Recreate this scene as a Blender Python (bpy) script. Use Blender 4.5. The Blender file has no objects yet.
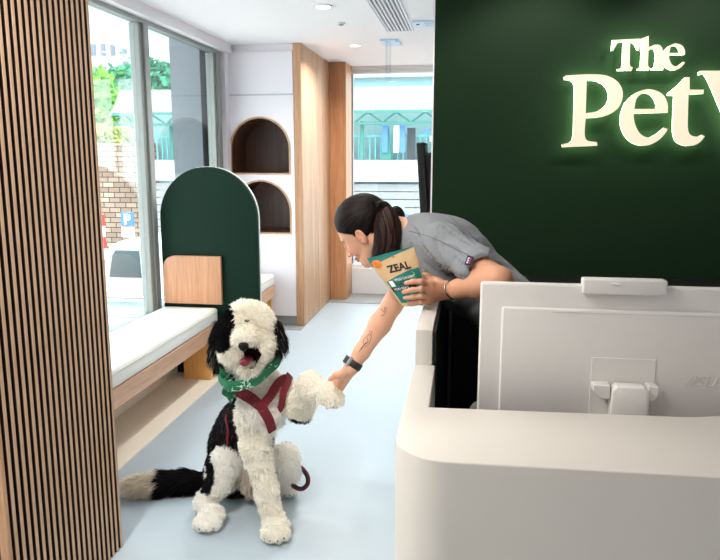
import bpy, bmesh, math, random
import numpy as np
from math import sin, cos, pi, atan, radians, sqrt
from mathutils import Vector, Matrix, Euler, noise
from mathutils.bvhtree import BVHTree
# brightness of the place
SKY = 3.5; SUN = 0.6; EXPO = 1.04; P_FILL = 1.2; P_SPOT = 15; FACE_E = 0.36; EDGE_E = 1.6; HALO_E = 6
N_FUR = 90000
import bpy, bmesh, math, random
import numpy as np
from math import sin, cos, pi, atan, radians, sqrt
from mathutils import Vector, Matrix, Euler, noise
from mathutils.bvhtree import BVHTree
random.seed(7)
rng = np.random.default_rng(7)
SC = bpy.context.scene
COL = SC.collection

# ---------------------------------------------------------------- camera frame (used to read real distances off the photograph)
CH = 1.4
FPX = 700.0
PITCH = atan(123 / 700)
YAW = atan(110 * cos(PITCH) / 700)
CF = Vector((-sin(YAW) * cos(PITCH), cos(YAW) * cos(PITCH), -sin(PITCH)))
CR = Vector((cos(YAW), sin(YAW), 0))
CU = CR.cross(CF)
def ray(px, py):
    return CF + CR * ((px - 360) / FPX) + CU * ((280 - py) / FPX)
def at(px, py, Y):
    r = ray(px, py); t = Y / r.y
    return Vector((r.x * t, Y, CH + r.z * t))
def atz(px, py, z):
    r = ray(px, py); t = (z - CH) / r.z
    return Vector((r.x * t, r.y * t, z))

# ---------------------------------------------------------------- colours and materials
def lin(c):
    c = c / 255.0
    return c / 12.92 if c <= 0.04045 else ((c + 0.055) / 1.055) ** 2.4
def rgb(r, g, b):
    return (lin(r), lin(g), lin(b), 1.0)
def newmat(name):
    m = bpy.data.materials.new(name); m.use_nodes = True
    nt = m.node_tree
    b = nt.nodes['Principled BSDF']
    return m, nt, b
def pbr(name, c, rough=0.5, metal=0.0, spec=0.5, vary=0.0, scale=8.0, bump=0.0, bscale=60.0, sheen=0.0, emit=None, estr=0.0, sss=0.0, coat=0.0):
    m, nt, b = newmat(name)
    c = rgb(*c)
    b.inputs['Base Color'].default_value = c
    b.inputs['Roughness'].default_value = rough
    b.inputs['Metallic'].default_value = metal
    b.inputs['Specular IOR Level'].default_value = spec
    b.inputs['Sheen Weight'].default_value = sheen
    b.inputs['Coat Weight'].default_value = coat
    if sss:
        b.inputs['Subsurface Weight'].default_value = sss
        b.inputs['Subsurface Radius'].default_value = (0.02, 0.008, 0.004)
        b.inputs['Subsurface Scale'].default_value = 0.5
    if emit:
        b.inputs['Emission Color'].default_value = rgb(*emit); b.inputs['Emission Strength'].default_value = estr
    tc = nt.nodes.new('ShaderNodeTexCoord')
    n = nt.nodes.new('ShaderNodeTexNoise'); n.inputs['Scale'].default_value = scale; n.inputs['Detail'].default_value = 4
    nt.links.new(tc.outputs['Object'], n.inputs['Vector'])
    mr = nt.nodes.new('ShaderNodeMapRange'); mr.inputs['To Min'].default_value = 1 - vary; mr.inputs['To Max'].default_value = 1 + vary
    nt.links.new(n.outputs['Fac'], mr.inputs['Value'])
    mx = nt.nodes.new('ShaderNodeVectorMath'); mx.operation = 'SCALE'
    mx.inputs[0].default_value = c[:3]
    nt.links.new(mr.outputs['Result'], mx.inputs['Scale'])
    nt.links.new(mx.outputs[0], b.inputs['Base Color'])
    if bump:
        n2 = nt.nodes.new('ShaderNodeTexNoise'); n2.inputs['Scale'].default_value = bscale; n2.inputs['Detail'].default_value = 3
        nt.links.new(tc.outputs['Object'], n2.inputs['Vector'])
        bp = nt.nodes.new('ShaderNodeBump'); bp.inputs['Strength'].default_value = bump; bp.inputs['Distance'].default_value = 0.004
        nt.links.new(n2.outputs['Fac'], bp.inputs['Height']); nt.links.new(bp.outputs['Normal'], b.inputs['Normal'])
    return m
def wood(name, c1, c2, axis='Z', scale=1.0, rough=0.45):
    """long straight grain along one axis"""
    m, nt, b = newmat(name)
    tc = nt.nodes.new('ShaderNodeTexCoord')
    mp = nt.nodes.new('ShaderNodeMapping')
    s = {'X': (0.6, 9, 9), 'Y': (9, 0.6, 9), 'Z': (9, 9, 0.6)}[axis]
    mp.inputs['Scale'].default_value = [q * scale for q in s]
    nt.links.new(tc.outputs['Object'], mp.inputs['Vector'])
    n1 = nt.nodes.new('ShaderNodeTexNoise'); n1.inputs['Scale'].default_value = 1.6; n1.inputs['Detail'].default_value = 6; n1.inputs['Distortion'].default_value = 1.2
    n2 = nt.nodes.new('ShaderNodeTexNoise'); n2.inputs['Scale'].default_value = 9; n2.inputs['Detail'].default_value = 5
    nt.links.new(mp.outputs[0], n1.inputs['Vector']); nt.links.new(mp.outputs[0], n2.inputs['Vector'])
    ad = nt.nodes.new('ShaderNodeMath'); ad.operation = 'MULTIPLY_ADD'; ad.inputs[1].default_value = 0.45
    nt.links.new(n2.outputs['Fac'], ad.inputs[0]); 
    ml = nt.nodes.new('ShaderNodeMath'); ml.operation = 'MULTIPLY'; ml.inputs[1].default_value = 0.6
    nt.links.new(n1.outputs['Fac'], ml.inputs[0]); nt.links.new(ml.outputs[0], ad.inputs[2])
    cr = nt.nodes.new('ShaderNodeValToRGB')
    cr.color_ramp.elements[0].position = 0.36; cr.color_ramp.elements[0].color = rgb(*c1)
    cr.color_ramp.elements[1].position = 0.66; cr.color_ramp.elements[1].color = rgb(*c2)
    nt.links.new(ad.outputs[0], cr.inputs['Fac']); nt.links.new(cr.outputs['Color'], b.inputs['Base Color'])
    b.inputs['Roughness'].default_value = rough
    bp = nt.nodes.new('ShaderNodeBump'); bp.inputs['Strength'].default_value = 0.08; bp.inputs['Distance'].default_value = 0.002
    nt.links.new(ad.outputs[0], bp.inputs['Height']); nt.links.new(bp.outputs['Normal'], b.inputs['Normal'])
    return m
def glassmat(name, tint=(235, 245, 245), refl=1.0):
    m, nt, b = newmat(name)
    nt.nodes.remove(b)
    out = nt.nodes['Material Output']
    tr = nt.nodes.new('ShaderNodeBsdfTransparent'); tr.inputs['Color'].default_value = rgb(*tint)
    gl = nt.nodes.new('ShaderNodeBsdfGlossy'); gl.inputs['Roughness'].default_value = 0.0
    lw = nt.nodes.new('ShaderNodeLayerWeight'); lw.inputs['Blend'].default_value = 0.5
    fr = nt.nodes.new('ShaderNodeMath'); fr.operation = 'POWER'; fr.inputs[1].default_value = 5.0
    nt.links.new(lw.outputs['Facing'], fr.inputs[0])
    mu = nt.nodes.new('ShaderNodeMath'); mu.operation = 'MULTIPLY_ADD'; mu.inputs[1].default_value = 0.95 * refl; mu.inputs[2].default_value = 0.045 * refl; mu.use_clamp = True
    mx = nt.nodes.new('ShaderNodeMixShader')
    nt.links.new(fr.outputs[0], mu.inputs[0]); nt.links.new(mu.outputs[0], mx.inputs['Fac'])
    nt.links.new(tr.outputs[0], mx.inputs[1]); nt.links.new(gl.outputs[0], mx.inputs[2])
    nt.links.new(mx.outputs[0], out.inputs['Surface'])
    return m
def attrmat(name, rough=0.8, spec=0.3, sheen=0.0, sss=0.0, transl=0.0, bump=0.0, bscale=200.0, attr='Col'):
    """colour stored per vertex: the thing's own colour patches"""
    m, nt, b = newmat(name)
    at_ = nt.nodes.new('ShaderNodeAttribute'); at_.attribute_name = attr
    nt.links.new(at_.outputs['Color'], b.inputs['Base Color'])
    b.inputs['Roughness'].default_value = rough
    b.inputs['Specular IOR Level'].default_value = spec
    b.inputs['Sheen Weight'].default_value = sheen
    if sss:
        b.inputs['Subsurface Weight'].default_value = sss
        b.inputs['Subsurface Radius'].default_value = (0.02, 0.008, 0.004)
        b.inputs['Subsurface Scale'].default_value = 0.4
    if transl:
        tl = nt.nodes.new('ShaderNodeBsdfTranslucent'); nt.links.new(at_.outputs['Color'], tl.inputs['Color'])
        mx = nt.nodes.new('ShaderNodeMixShader'); mx.inputs['Fac'].default_value = transl
        nt.links.new(b.outputs[0], mx.inputs[1]); nt.links.new(tl.outputs[0], mx.inputs[2]); nt.links.new(mx.outputs[0], nt.nodes['Material Output'].inputs['Surface'])
    if bump:
        tc = nt.nodes.new('ShaderNodeTexCoord')
        n2 = nt.nodes.new('ShaderNodeTexNoise'); n2.inputs['Scale'].default_value = bscale; n2.inputs['Detail'].default_value = 4
        nt.links.new(tc.outputs['Object'], n2.inputs['Vector'])
        bp = nt.nodes.new('ShaderNodeBump'); bp.inputs['Strength'].default_value = bump; bp.inputs['Distance'].default_value = 0.003
        nt.links.new(n2.outputs['Fac'], bp.inputs['Height']); nt.links.new(bp.outputs['Normal'], b.inputs['Normal'])
    return m

# ---------------------------------------------------------------- objects
def meta(o, label=None, cat=None, group=None, kind=None):
    if label: o['label'] = label
    if cat: o['category'] = cat
    if group: o['group'] = group
    if kind: o['kind'] = kind
    return o
def wpos(o):
    p = Vector((0, 0, 0))
    while o is not None:
        p += o.location; o = o.parent
    return p
def thing(name, loc, label, cat, group=None):
    o = bpy.data.objects.new(name, None); COL.objects.link(o)
    o.empty_display_size = 0.1
    o.location = loc
    return meta(o, label, cat, group)
def put(name, me, mat, parent=None, origin=None):
    """link a mesh whose vertices are in world coordinates, as one object"""
    if me.name != name: me.name = name
    if isinstance(mat, (list, tuple)):
        for m in mat: me.materials.append(m)
    elif mat: me.materials.append(mat)
    n = len(me.vertices)
    co = np.empty(n * 3, np.float32); me.vertices.foreach_get('co', co); co = co.reshape(-1, 3)
    if origin is None:
        origin = Vector(((co[:, 0].min() + co[:, 0].max()) / 2, (co[:, 1].min() + co[:, 1].max()) / 2, co[:, 2].min()))
    origin = Vector([float(q) for q in origin])
    me.transform(Matrix.Translation(-origin))
    o = bpy.data.objects.new(name, me); COL.objects.link(o)
    if parent is not None:
        o.parent = parent; o.location = origin - wpos(parent)
    else: o.location = origin
    return o
def copy_tree(o, parent=None):
    c = o.copy(); COL.objects.link(c)
    if parent is not None: c.parent = parent
    for ch in list(o.children): copy_tree(ch, c)
    return c
class B:
    """collects boxes, prisms, tubes and lathes in one bmesh"""
    def __init__(s): s.bm = bmesh.new()
    def box(s, x0, x1, y0, y1, z0, z1, bev=0.0, seg=2, rz=0.0, M=None):
        t = bmesh.new(); bmesh.ops.create_cube(t, size=1.0)
        c = Vector(((x0 + x1) / 2, (y0 + y1) / 2, (z0 + z1) / 2))
        bmesh.ops.scale(t, vec=(abs(x1 - x0), abs(y1 - y0), abs(z1 - z0)), verts=t.verts)
        if bev: bmesh.ops.bevel(t, geom=t.edges[:], offset=bev, segments=seg, profile=0.5, affect='EDGES')
        if rz: bmesh.ops.rotate(t, verts=t.verts, cent=(0, 0, 0), matrix=Matrix.Rotation(rz, 3, 'Z'))
        if M is not None: bmesh.ops.transform(t, matrix=M.to_4x4(), verts=t.verts)
        bmesh.ops.translate(t, verts=t.verts, vec=c)
        s.merge(t); return s
    def merge(s, t):
        me = bpy.data.meshes.new('t'); t.to_mesh(me); t.free(); s.bm.from_mesh(me); bpy.data.meshes.remove(me)
    def prism(s, pts, d, axis, a0, bev=0.0, seg=2):
        """polygon pts in the plane normal to axis, extruded from a0 by d.  axis Y: pts=(x,z); Z: (x,y); X: (y,z)"""
        t = bmesh.new()
        def P(p, a):
            return {'Y': (p[0], a, p[1]), 'Z': (p[0], p[1], a), 'X': (a, p[0], p[1])}[axis]
        v = [t.verts.new(P(p, a0)) for p in pts]
        f = t.faces.new(v)
        r = bmesh.ops.extrude_face_region(t, geom=[f])
        nv = [g for g in r['geom'] if isinstance(g, bmesh.types.BMVert)]
        vec = {'Y': (0, d, 0), 'Z': (0, 0, d), 'X': (d, 0, 0)}[axis]
        bmesh.ops.translate(t, verts=nv, vec=vec)
        bmesh.ops.recalc_face_normals(t, faces=t.faces)
        if bev:
            es = [e for e in t.edges if len(e.link_faces) == 2 and e.calc_face_angle(0) > 0.6]
            bmesh.ops.bevel(t, geom=es, offset=bev, segments=seg, profile=0.5, affect='EDGES')
        s.merge(t); return s
    def tube(s, pts, r, n=10, cap=True, flat=1.0):
        pts = [Vector(p) for p in pts]
        rr = r if isinstance(r, (list, tuple)) else [r] * len(pts)
        t = bmesh.new(); rings = []
        up = None
        for i, p in enumerate(pts):
            d = (pts[min(i + 1, len(pts) - 1)] - pts[max(i - 1, 0)]).normalized()
            if up is None:
                up = Vector((0, 0, 1)) if abs(d.z) < 0.9 else Vector((1, 0, 0))
            a = d.cross(up).normalized(); b_ = a.cross(d).normalized(); up = b_
            rings.append([t.verts.new(p + a * cos(2 * pi * k / n) * rr[i] + b_ * sin(2 * pi * k / n) * rr[i] * flat) for k in range(n)])
        for i in range(len(pts) - 1):
            for k in range(n):
                t.faces.new((rings[i][k], rings[i][(k + 1) % n], rings[i + 1][(k + 1) % n], rings[i + 1][k]))
        if cap:
            t.faces.new(rings[0][::-1]); t.faces.new(rings[-1])
        bmesh.ops.recalc_face_normals(t, faces=t.faces)
        s.merge(t); return s
    def disc(s, c, r, h, n=40, axis='Z', r2=None):
        t = bmesh.new()
        bmesh.ops.create_cone(t, cap_ends=True, segments=n, radius1=r, radius2=r if r2 is None else r2, depth=h)
        if axis == 'Y': bmesh.ops.rotate(t, verts=t.verts, cent=(0, 0, 0), matrix=Matrix.Rotation(pi / 2, 3, 'X'))
        if axis == 'X': bmesh.ops.rotate(t, verts=t.verts, cent=(0, 0, 0), matrix=Matrix.Rotation(pi / 2, 3, 'Y'))
        bmesh.ops.translate(t, verts=t.verts, vec=c); s.merge(t); return s
    def ball(s, c, r, M=None, u=20, v=14):
        t = bmesh.new(); bmesh.ops.create_uvsphere(t, u_segments=u, v_segments=v, radius=1)
        rr = r if isinstance(r, (tuple, list, Vector)) else (r, r, r)
        bmesh.ops.scale(t, vec=rr, verts=t.verts)
        if M is not None: bmesh.ops.transform(t, matrix=M.to_4x4(), verts=t.verts)
        bmesh.ops.translate(t, verts=t.verts, vec=c); s.merge(t); return s
    def build(s, name, mat, parent=None, smooth=False, angle=0.6, origin=None):
        me = bpy.data.meshes.new(name); s.bm.to_mesh(me); s.bm.free()
        o = put(name, me, mat, parent, origin)
        if smooth:
            me.shade_smooth()
            if angle: me.set_sharp_from_angle(angle=angle)
        return o
def structure(o): o['kind'] = 'structure'; return o

# ---------------------------------------------------------------- smooth solids: a field of rounded shapes turned into one skin
class Field:
    def __init__(s, lo, hi, vox):
        s.vox = vox; s.lo = np.array(lo, float)
        s.n = np.ceil((np.array(hi, float) - s.lo) / vox).astype(int) + 1
        s.v = np.full(s.n, 1.0, np.float32)
    def _block(s, lo, hi):
        i0 = np.maximum(np.floor((np.array(lo) - s.lo) / s.vox).astype(int), 0)
        i1 = np.minimum(np.ceil((np.array(hi) - s.lo) / s.vox).astype(int) + 1, s.n)
        if (i1 <= i0).any(): return None, None
        sl = tuple(slice(a, b) for a, b in zip(i0, i1))
        ax = [(s.lo[k] + s.vox * np.arange(i0[k], i1[k])).astype(np.float32) for k in range(3)]
        return sl, (ax[0][:, None, None], ax[1][None, :, None], ax[2][None, None, :])
    def _apply(s, sl, d, k, op='add'):
        a = s.v[sl]
        if op == 'cut': d = -d; a2 = np.maximum(a, d); kk = k; 
        if k > 0:
            h = np.maximum(k - np.abs(a - d), 0) / k
            off = h * h * k * 0.25
        else: off = 0
        s.v[sl] = (np.minimum(a, d) - off) if op == 'add' else (np.maximum(a, d) + off)
    def cone(s, a, b, ra, rb, k=0.02, op='add', sx=None):
        a = np.array(a, float); b = np.array(b, float); m = max(ra, rb) + k + 4 * s.vox
        sl, P = s._block(np.minimum(a, b) - m, np.maximum(a, b) + m)
        if sl is None: return s
        ab = b - a; L2 = max((ab ** 2).sum(), 1e-9)
        dx, dy, dz = P[0] - a[0], P[1] - a[1], P[2] - a[2]
        t = np.clip((dx * ab[0] + dy * ab[1] + dz * ab[2]) / L2, 0, 1)
        d = np.sqrt((dx - t * ab[0]) ** 2 + (dy - t * ab[1]) ** 2 + (dz - t * ab[2]) ** 2) - (ra + (rb - ra) * t)
        s._apply(sl, d.astype(np.float32), k, op); return s
    def ell(s, c, r, k=0.02, R=None, op='add'):
        c = np.array(c, float); r = np.array(r, float); m = r.max() + k + 4 * s.vox
        sl, P = s._block(c - m, c + m)
        if sl is None: return s
        R = np.eye(3) if R is None else np.array(R)      # columns: the ellipsoid's own axes in the world
        d = [P[0] - c[0], P[1] - c[1], P[2] - c[2]]
        q = [(d[0] * R[0, i] + d[1] * R[1, i] + d[2] * R[2, i]) for i in range(3)]
        k0 = np.sqrt(sum((q[i] / r[i]) ** 2 for i in range(3)))
        k1 = np.sqrt(sum((q[i] / r[i] ** 2) ** 2 for i in range(3))) + 1e-9
        s._apply(sl, (k0 * (k0 - 1) / k1).astype(np.float32), k, op); return s
    def boxr(s, c, h, rad=0.01, k=0.02, R=None, op='add'):
        c = np.array(c, float); h = np.array(h, float); m = np.linalg.norm(h) + rad + k + 4 * s.vox
        sl, P = s._block(c - m, c + m)
        if sl is None: return s
        R = np.eye(3) if R is None else np.array(R)
        d = [P[0] - c[0], P[1] - c[1], P[2] - c[2]]
        q = [np.abs(d[0] * R[0, i] + d[1] * R[1, i] + d[2] * R[2, i]) - h[i] + rad for i in range(3)]
        o = np.sqrt(sum(np.maximum(x, 0) ** 2 for x in q)) + np.minimum(np.maximum(np.maximum(q[0], q[1]), q[2]), 0) - rad
        s._apply(sl, o.astype(np.float32), k, op); return s
    def chain(s, pts, rad, k=0.02):
        for i in range(len(pts) - 1): s.cone(pts[i], pts[i + 1], rad[i], rad[i + 1], k)
        return s
    def grid(s):
        return tuple(a for a in (
            (s.lo[0] + s.vox * np.arange(s.n[0]))[:, None, None].astype(np.float32),
            (s.lo[1] + s.vox * np.arange(s.n[1]))[None, :, None].astype(np.float32),
            (s.lo[2] + s.vox * np.arange(s.n[2]))[None, None, :].astype(np.float32)))
    def mesh(s):
        import openvdb
        bg = 4 * s.vox
        v = np.clip(s.v, -bg, bg)
        # a closed border
        for ax in range(3):
            for e in (0, -1):
                ix = [slice(None)] * 3; ix[ax] = e; v[tuple(ix)] = bg
        g = openvdb.FloatGrid(bg); g.copyFromArray(np.ascontiguousarray(v, dtype=np.float32))
        pts, quads = g.convertToQuads(0.0) if hasattr(g, 'convertToQuads') else (None, None)
        if pts is None:
            pts, tris, quads = g.convertToPolygons(0.0, 0.0)
        pts = np.array(pts, float) * s.vox + s.lo
        return pts, np.array(quads, int)
def sines(P, f, seed=0, n=6):
    """cheap smooth 3-d noise in -1..1"""
    r = np.random.default_rng(seed); o = 0
    for _ in range(n):
        d = r.normal(size=3); d /= np.linalg.norm(d); d *= f * r.uniform(0.7, 1.4)
        o = o + np.sin(P[0] * d[0] + P[1] * d[1] + P[2] * d[2] + r.uniform(0, 6.28))
    return o / n
def tomesh(name, V, faces, cols=None):
    """V (n,3); faces: list of index arrays, each (m,k); smooth shaded"""
    me = bpy.data.meshes.new(name)
    me.vertices.add(len(V)); me.vertices.foreach_set('co', np.ascontiguousarray(V, np.float32).ravel())
    loops = np.concatenate([f.ravel() for f in faces]).astype(np.int32)
    tot = np.concatenate([np.full(len(f), f.shape[1]) for f in faces]).astype(np.int32)
    st = np.concatenate([[0], np.cumsum(tot)[:-1]]).astype(np.int32)
    me.loops.add(len(loops)); me.loops.foreach_set('vertex_index', loops)
    me.polygons.add(len(tot)); me.polygons.foreach_set('loop_start', st)
    try: me.polygons.foreach_set('loop_total', tot)
    except Exception: pass
    me.update(calc_edges=True); me.validate()
    if cols is not None:
        a = me.color_attributes.new('Col', 'FLOAT_COLOR', 'POINT')
        c4 = np.ones((len(V), 4), np.float32); c4[:, :3] = cols
        a.data.foreach_set('color', c4.ravel())
    me.shade_smooth()
    return me
def vnormals(V, Q):
    n = np.cross(V[Q[:, 2]] - V[Q[:, 0]], V[Q[:, 3]] - V[Q[:, 1]]) if Q.shape[1] == 4 else np.cross(V[Q[:, 1]] - V[Q[:, 0]], V[Q[:, 2]] - V[Q[:, 0]])
    o = np.zeros_like(V)
    for k in range(Q.shape[1]): np.add.at(o, Q[:, k], n)
    return o / (np.linalg.norm(o, axis=1, keepdims=True) + 1e-12)
def relax(V, Q, it=2, lam=0.5):
    """light smoothing"""
    for _ in range(it):
        acc = np.zeros_like(V); cnt = np.zeros(len(V))
        for a, b in ((0, 1), (1, 2), (2, 3), (3, 0)):
            np.add.at(acc, Q[:, a], V[Q[:, b]]); np.add.at(acc, Q[:, b], V[Q[:, a]])
            np.add.at(cnt, Q[:, a], 1); np.add.at(cnt, Q[:, b], 1)
        V = V * (1 - lam) + lam * acc / np.maximum(cnt, 1)[:, None]
    return V
def smoothstep(x, a, b):
    t = np.clip((x - a) / (b - a), 0, 1); return t * t * (3 - 2 * t)
# ================================================================ materials of the room
M_ceil = pbr('ceiling_paint', (242, 235, 237), 0.85, vary=0.01)
M_white = pbr('white_lacquer', (232, 226, 232), 0.45, vary=0.01)
M_wall = pbr('white_wall_paint', (236, 236, 236), 0.8, vary=0.01)
M_floor = pbr('pale_resin_floor', (176, 190, 200), 0.42, spec=0.35, vary=0.035, scale=2.2)
M_cream = pbr('cream_stone', (242, 234, 218), 0.6, vary=0.04, scale=3)
M_greytile = pbr('grey_stone', (150, 153, 155), 0.6, vary=0.08, scale=9)
M_alu = pbr('grey_aluminium', (150, 152, 148), 0.45, metal=0.3, vary=0.02)
M_oak = wood('light_oak', (164, 118, 84), (200, 156, 120), 'Z', 1.0)
M_oak_h = wood('light_oak_board', (190, 142, 108), (218, 176, 144), 'Y', 1.0)
M_oak_x = wood('beech_panel', (188, 128, 92), (216, 160, 122), 'Z', 1.3)
M_walnut = wood('walnut_lining', (58, 34, 24), (96, 60, 42), 'Z', 1.0)
M_slat = wood('oak_slat', (184, 150, 120), (206, 172, 142), 'Z', 2.0, 0.6)
M_slatback = wood('walnut_backing', (26, 6, 3), (44, 14, 8), 'Z', 1.0, 0.6)
M_green = pbr('deep_green_panel', (8, 40, 27), 0.7, spec=0.2, vary=0.03, scale=5)
M_greenwall = pbr('deep_green_wall', (8, 36, 14), 0.7, spec=0.2, vary=0.05, scale=4)
M_cush = pbr('cream_leatherette', (236, 234, 226), 0.5, vary=0.02, scale=4, bump=0.15, bscale=25)
M_black = pbr('black_laminate', (8, 8, 9), 0.4)
M_rubber = pbr('black_matt', (14, 14, 15), 0.6)
M_chrome = pbr('brushed_steel', (190, 190, 190), 0.3, metal=1.0)
M_counter = pbr('off_white_solid_surface', (206, 200, 192), 0.4, spec=0.2, vary=0.012, scale=3)
M_glass = glassmat('window_glass')
M_win = pbr('white_window_frame', (238, 240, 242), 0.4)

# ================================================================ room shell
CEIL = 2.28
XW = -1.98
def slab(name, x0, x1, y0, y1, z0, z1, m, bev=0.0):
    return structure(B().box(x0, x1, y0, y1, z0, z1, bev).build(name, m))
slab('floor', -2.0, 3.0, -2.0, 7.1, -0.12, 0.0, M_floor)
slab('ceiling', -2.05, 3.0, -2.0, 7.2, CEIL, CEIL + 0.15, M_ceil)
slab('wall_right', 3.0, 3.12, -2.0, 7.2, 0, CEIL, M_wall)
slab('wall_behind', -2.05, 3.0, -2.12, -2.0, 0, CEIL, M_wall)
# far wall: window opening from x=-1.18 to 0.6, solid beside it
slab('wall_far', 0.6, 3.0, 7.06, 7.2, 0, CEIL, M_wall)
slab('wall_corner', -2.05, -1.36, 6.72, 7.2, 0, CEIL, M_wall)
slab('trim_1', -1.26, 0.6, 7.06, 7.2, 2.245, CEIL, M_wall)                   # head above the far window
slab('trim_2', -1.26, 0.6, 7.05, 7.2, 0.0, 0.27, M_win, 0.004)               # white panel below it
slab('trim_3', -1.36, 0.6, 6.57, 7.05, 0.0, 0.006, M_greytile)               # grey stone strip on the floor
slab('trim_4', -1.86, -1.54, 1.5, 5.5, 0.0, 0.006, M_cream)                  # cream strip of floor below the bench
slab('trim_5', -1.99, -1.86, -2.0, 5.52, 0.0, 0.16, M_cream, 0.003)          # low step along the glass
slab('wall_left', -2.03, -1.94, -2.0, 5.56, 0.0, 0.36, M_cream)              # knee wall under the glazing
slab('trim_6', -2.05, -1.90, -2.0, 5.586, 2.215, CEIL, M_ceil)               # bulkhead over the glazing
slab('wall_left_rear', -2.05, -1.98, -2.0, 1.2, 0.36, 2.215, M_wall)
# far window frame, panes
fw = structure(B().box(-1.26, -1.19, 7.08, 7.16, 0.27, 2.245, 0.004).box(-0.30, -0.25, 7.08, 7.16, 0.27, 2.245, 0.004)
     .box(0.55, 0.6, 7.08, 7.16, 0.27, 2.245, 0.004).box(-1.19, 0.55, 7.08, 7.16, 0.27, 0.31, 0.004).box(-1.19, 0.55, 7.08, 7.16, 2.21, 2.245, 0.004).build('window_1', M_win))
B().box(-1.19, -1.168, 7.09, 7.15, 0.31, 2.21, 0.003).build('window_frame', M_alu, fw)
B().box(-1.168, -0.30, 7.115, 7.121, 0.31, 2.21).build('window_pane', M_glass, fw)
B().box(-0.25, 0.55, 7.115, 7.121, 0.31, 2.21).build('window_pane', M_glass, fw)
# left glazing: deep grey aluminium mullions and panes
lw = structure(B().box(-2.02, -1.955, 1.2, 5.5, 0.36, 0.42, 0.004).box(-2.02, -1.955, 1.2, 5.5, 2.19, 2.215, 0.003).build('window_2', M_alu))
for i, (y0, y1) in enumerate(((4.10, 4.20), (5.34, 5.45), (1.2, 1.3))):
    b = B().box(-2.03, -1.965, y0, y1 - 0.04, 0.42, 2.19, 0.004).box(-2.03, -1.950, y0 + 0.035, y1, 0.42, 2.19, 0.004)
    b.build('window_frame', M_alu, lw)
for y0, y1 in ((1.3, 4.10), (4.20, 5.34)):
    B().box(-2.0, -1.994, y0, y1, 0.42, 2.19).build('window_pane', M_glass, lw)
slab('trim_7', -2.02, -1.93, 5.5, 5.585, 0.36, 2.215, M_white)
slab('wall_outside', -2.30, -2.06, 5.3, 5.9, -2.1, 3.4, pbr('outer_grey_render', (120, 124, 130), 0.8, vary=0.05))
slab('trim_8', -3.1, -2.05, -3.0, 7.2, 2.36, 2.5, pbr('pale_soffit', (205, 222, 236), 0.7))     # outside soffit above the glass

# ================================================================ left pier clad in timber slats
pier = thing('slatted_pier', (-1.4, 1.88, 0), 'tall pier clad in vertical oak slats over dark walnut at the near left', 'partition')
B().box(-1.62, -1.236, 1.60, 2.205, 0, CEIL - 0.002).build('backing', M_slatback, pier)
B().box(-1.24, -1.215, 1.585, 1.60, 0, CEIL - 0.002).build('edge_board', M_oak, pier)
proto = None
for i in range(20):
    y = 1.622 + i * 0.0295
    if proto is None:
        proto = B().box(-1.236, -1.215, y - 0.0072, y + 0.0072, 0.001, CEIL - 0.002, 0.001, 1).build('slat', [M_slatback, M_slat], pier)
        for f in proto.data.polygons: f.material_index = 1 if f.normal.x > 0.5 else 0
        base_y = proto.location.y; y00 = y
    else:
        c = proto.copy(); COL.objects.link(c); c.parent = pier; c.location.y = base_y + (y - y00)

# ================================================================ bench, divider, second bench
def arch(cx, z0, zt, hw, n=28):
    pts = [(cx - hw, z0), (cx + hw, z0)]
    zc = zt - hw
    for k in range(n + 1):
        a = pi * k / n
        pts.append((cx + hw * cos(a), zc + hw * sin(a)))
    return pts
def bench(y0, y1, label, legs):
    t = thing('bench', (-1.75, (y0 + y1) / 2, 0), label, 'bench', 'benches along the window')
    B().box(-1.93, -1.56, y0, y1, 0.268, 0.362, 0.003).build('seat_board', M_oak_h, t)
    cu = B().box(-1.925, -1.562, y0 + 0.005, y1 - 0.005, 0.362, 0.455, 0.018, 4).build('cushion', M_cush, t, smooth=True)
    B().tube([(-1.5605, y0 + 0.02, 0.437), (-1.5605, y1 - 0.02, 0.437)], 0.0022, 6).build('piping', M_cush, cu)
    for (ya, yb) in legs:
        b = B().box(-1.765, -1.585, ya, yb, 0.0065, 0.268, 0.002)
        b.build('leg', M_leg, t)
    return t
M_leg = wood('sunlit_beech', (226, 160, 84), (244, 190, 116), 'Z', 1.2)  # sunlight on the bench legs is put into this bright amber wood colour
bench(2.25, 4.18, 'long oak bench with white cushion in front of the green arched divider', [(4.07, 4.10), (2.4, 2.43)])
bench(4.26, 5.50, 'short oak bench with white cushion behind the green arched divider', [(5.47, 5.498), (4.3, 4.33)])
dv = thing('arched_divider', (-1.6, 4.22, 0), 'dark green arch-topped divider panel standing across the window bench', 'divider')
hw = 0.318; cx = -1.612
B().prism(arch(cx, 0.007, 1.34, hw), 0.03, 'Y', 4.19, 0.003).build('panel', M_green, dv, smooth=True, angle=0.5)
# pale edge strip round the back
def arch_ring(cx, z0, zt, hw, w, y, d, name, mat, par, bottom=False, n=28):
    outer = arch(cx, z0, zt, hw, n); inner = arch(cx, z0 + (w if bottom else 0), zt - w, hw - w, n)
    bm = bmesh.new(); N = len(outer)
    ov = [bm.verts.new((p[0], y, p[1])) for p in outer]; iv = [bm.verts.new((p[0], y, p[1])) for p in inner]
    ov2 = [bm.verts.new((p[0], y + d, p[1])) for p in outer]; iv2 = [bm.verts.new((p[0], y + d, p[1])) for p in inner]
    for k in range(N):
        j = (k + 1) % N
        if k == 0 and not bottom: continue
        bm.faces.new((ov[k], ov[j], iv[j], iv[k])); bm.faces.new((ov2[k], iv2[k], iv2[j], ov2[j]))
        bm.faces.new((ov[k], ov2[k], ov2[j], ov[j])); bm.faces.new((iv[k], iv[j], iv2[j], iv2[k]))
    bmesh.ops.recalc_face_normals(bm, faces=bm.faces)
    b = B(); b.bm.free(); b.bm = bm
    return b.build(name, mat, par, smooth=True, angle=0.5)
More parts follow.
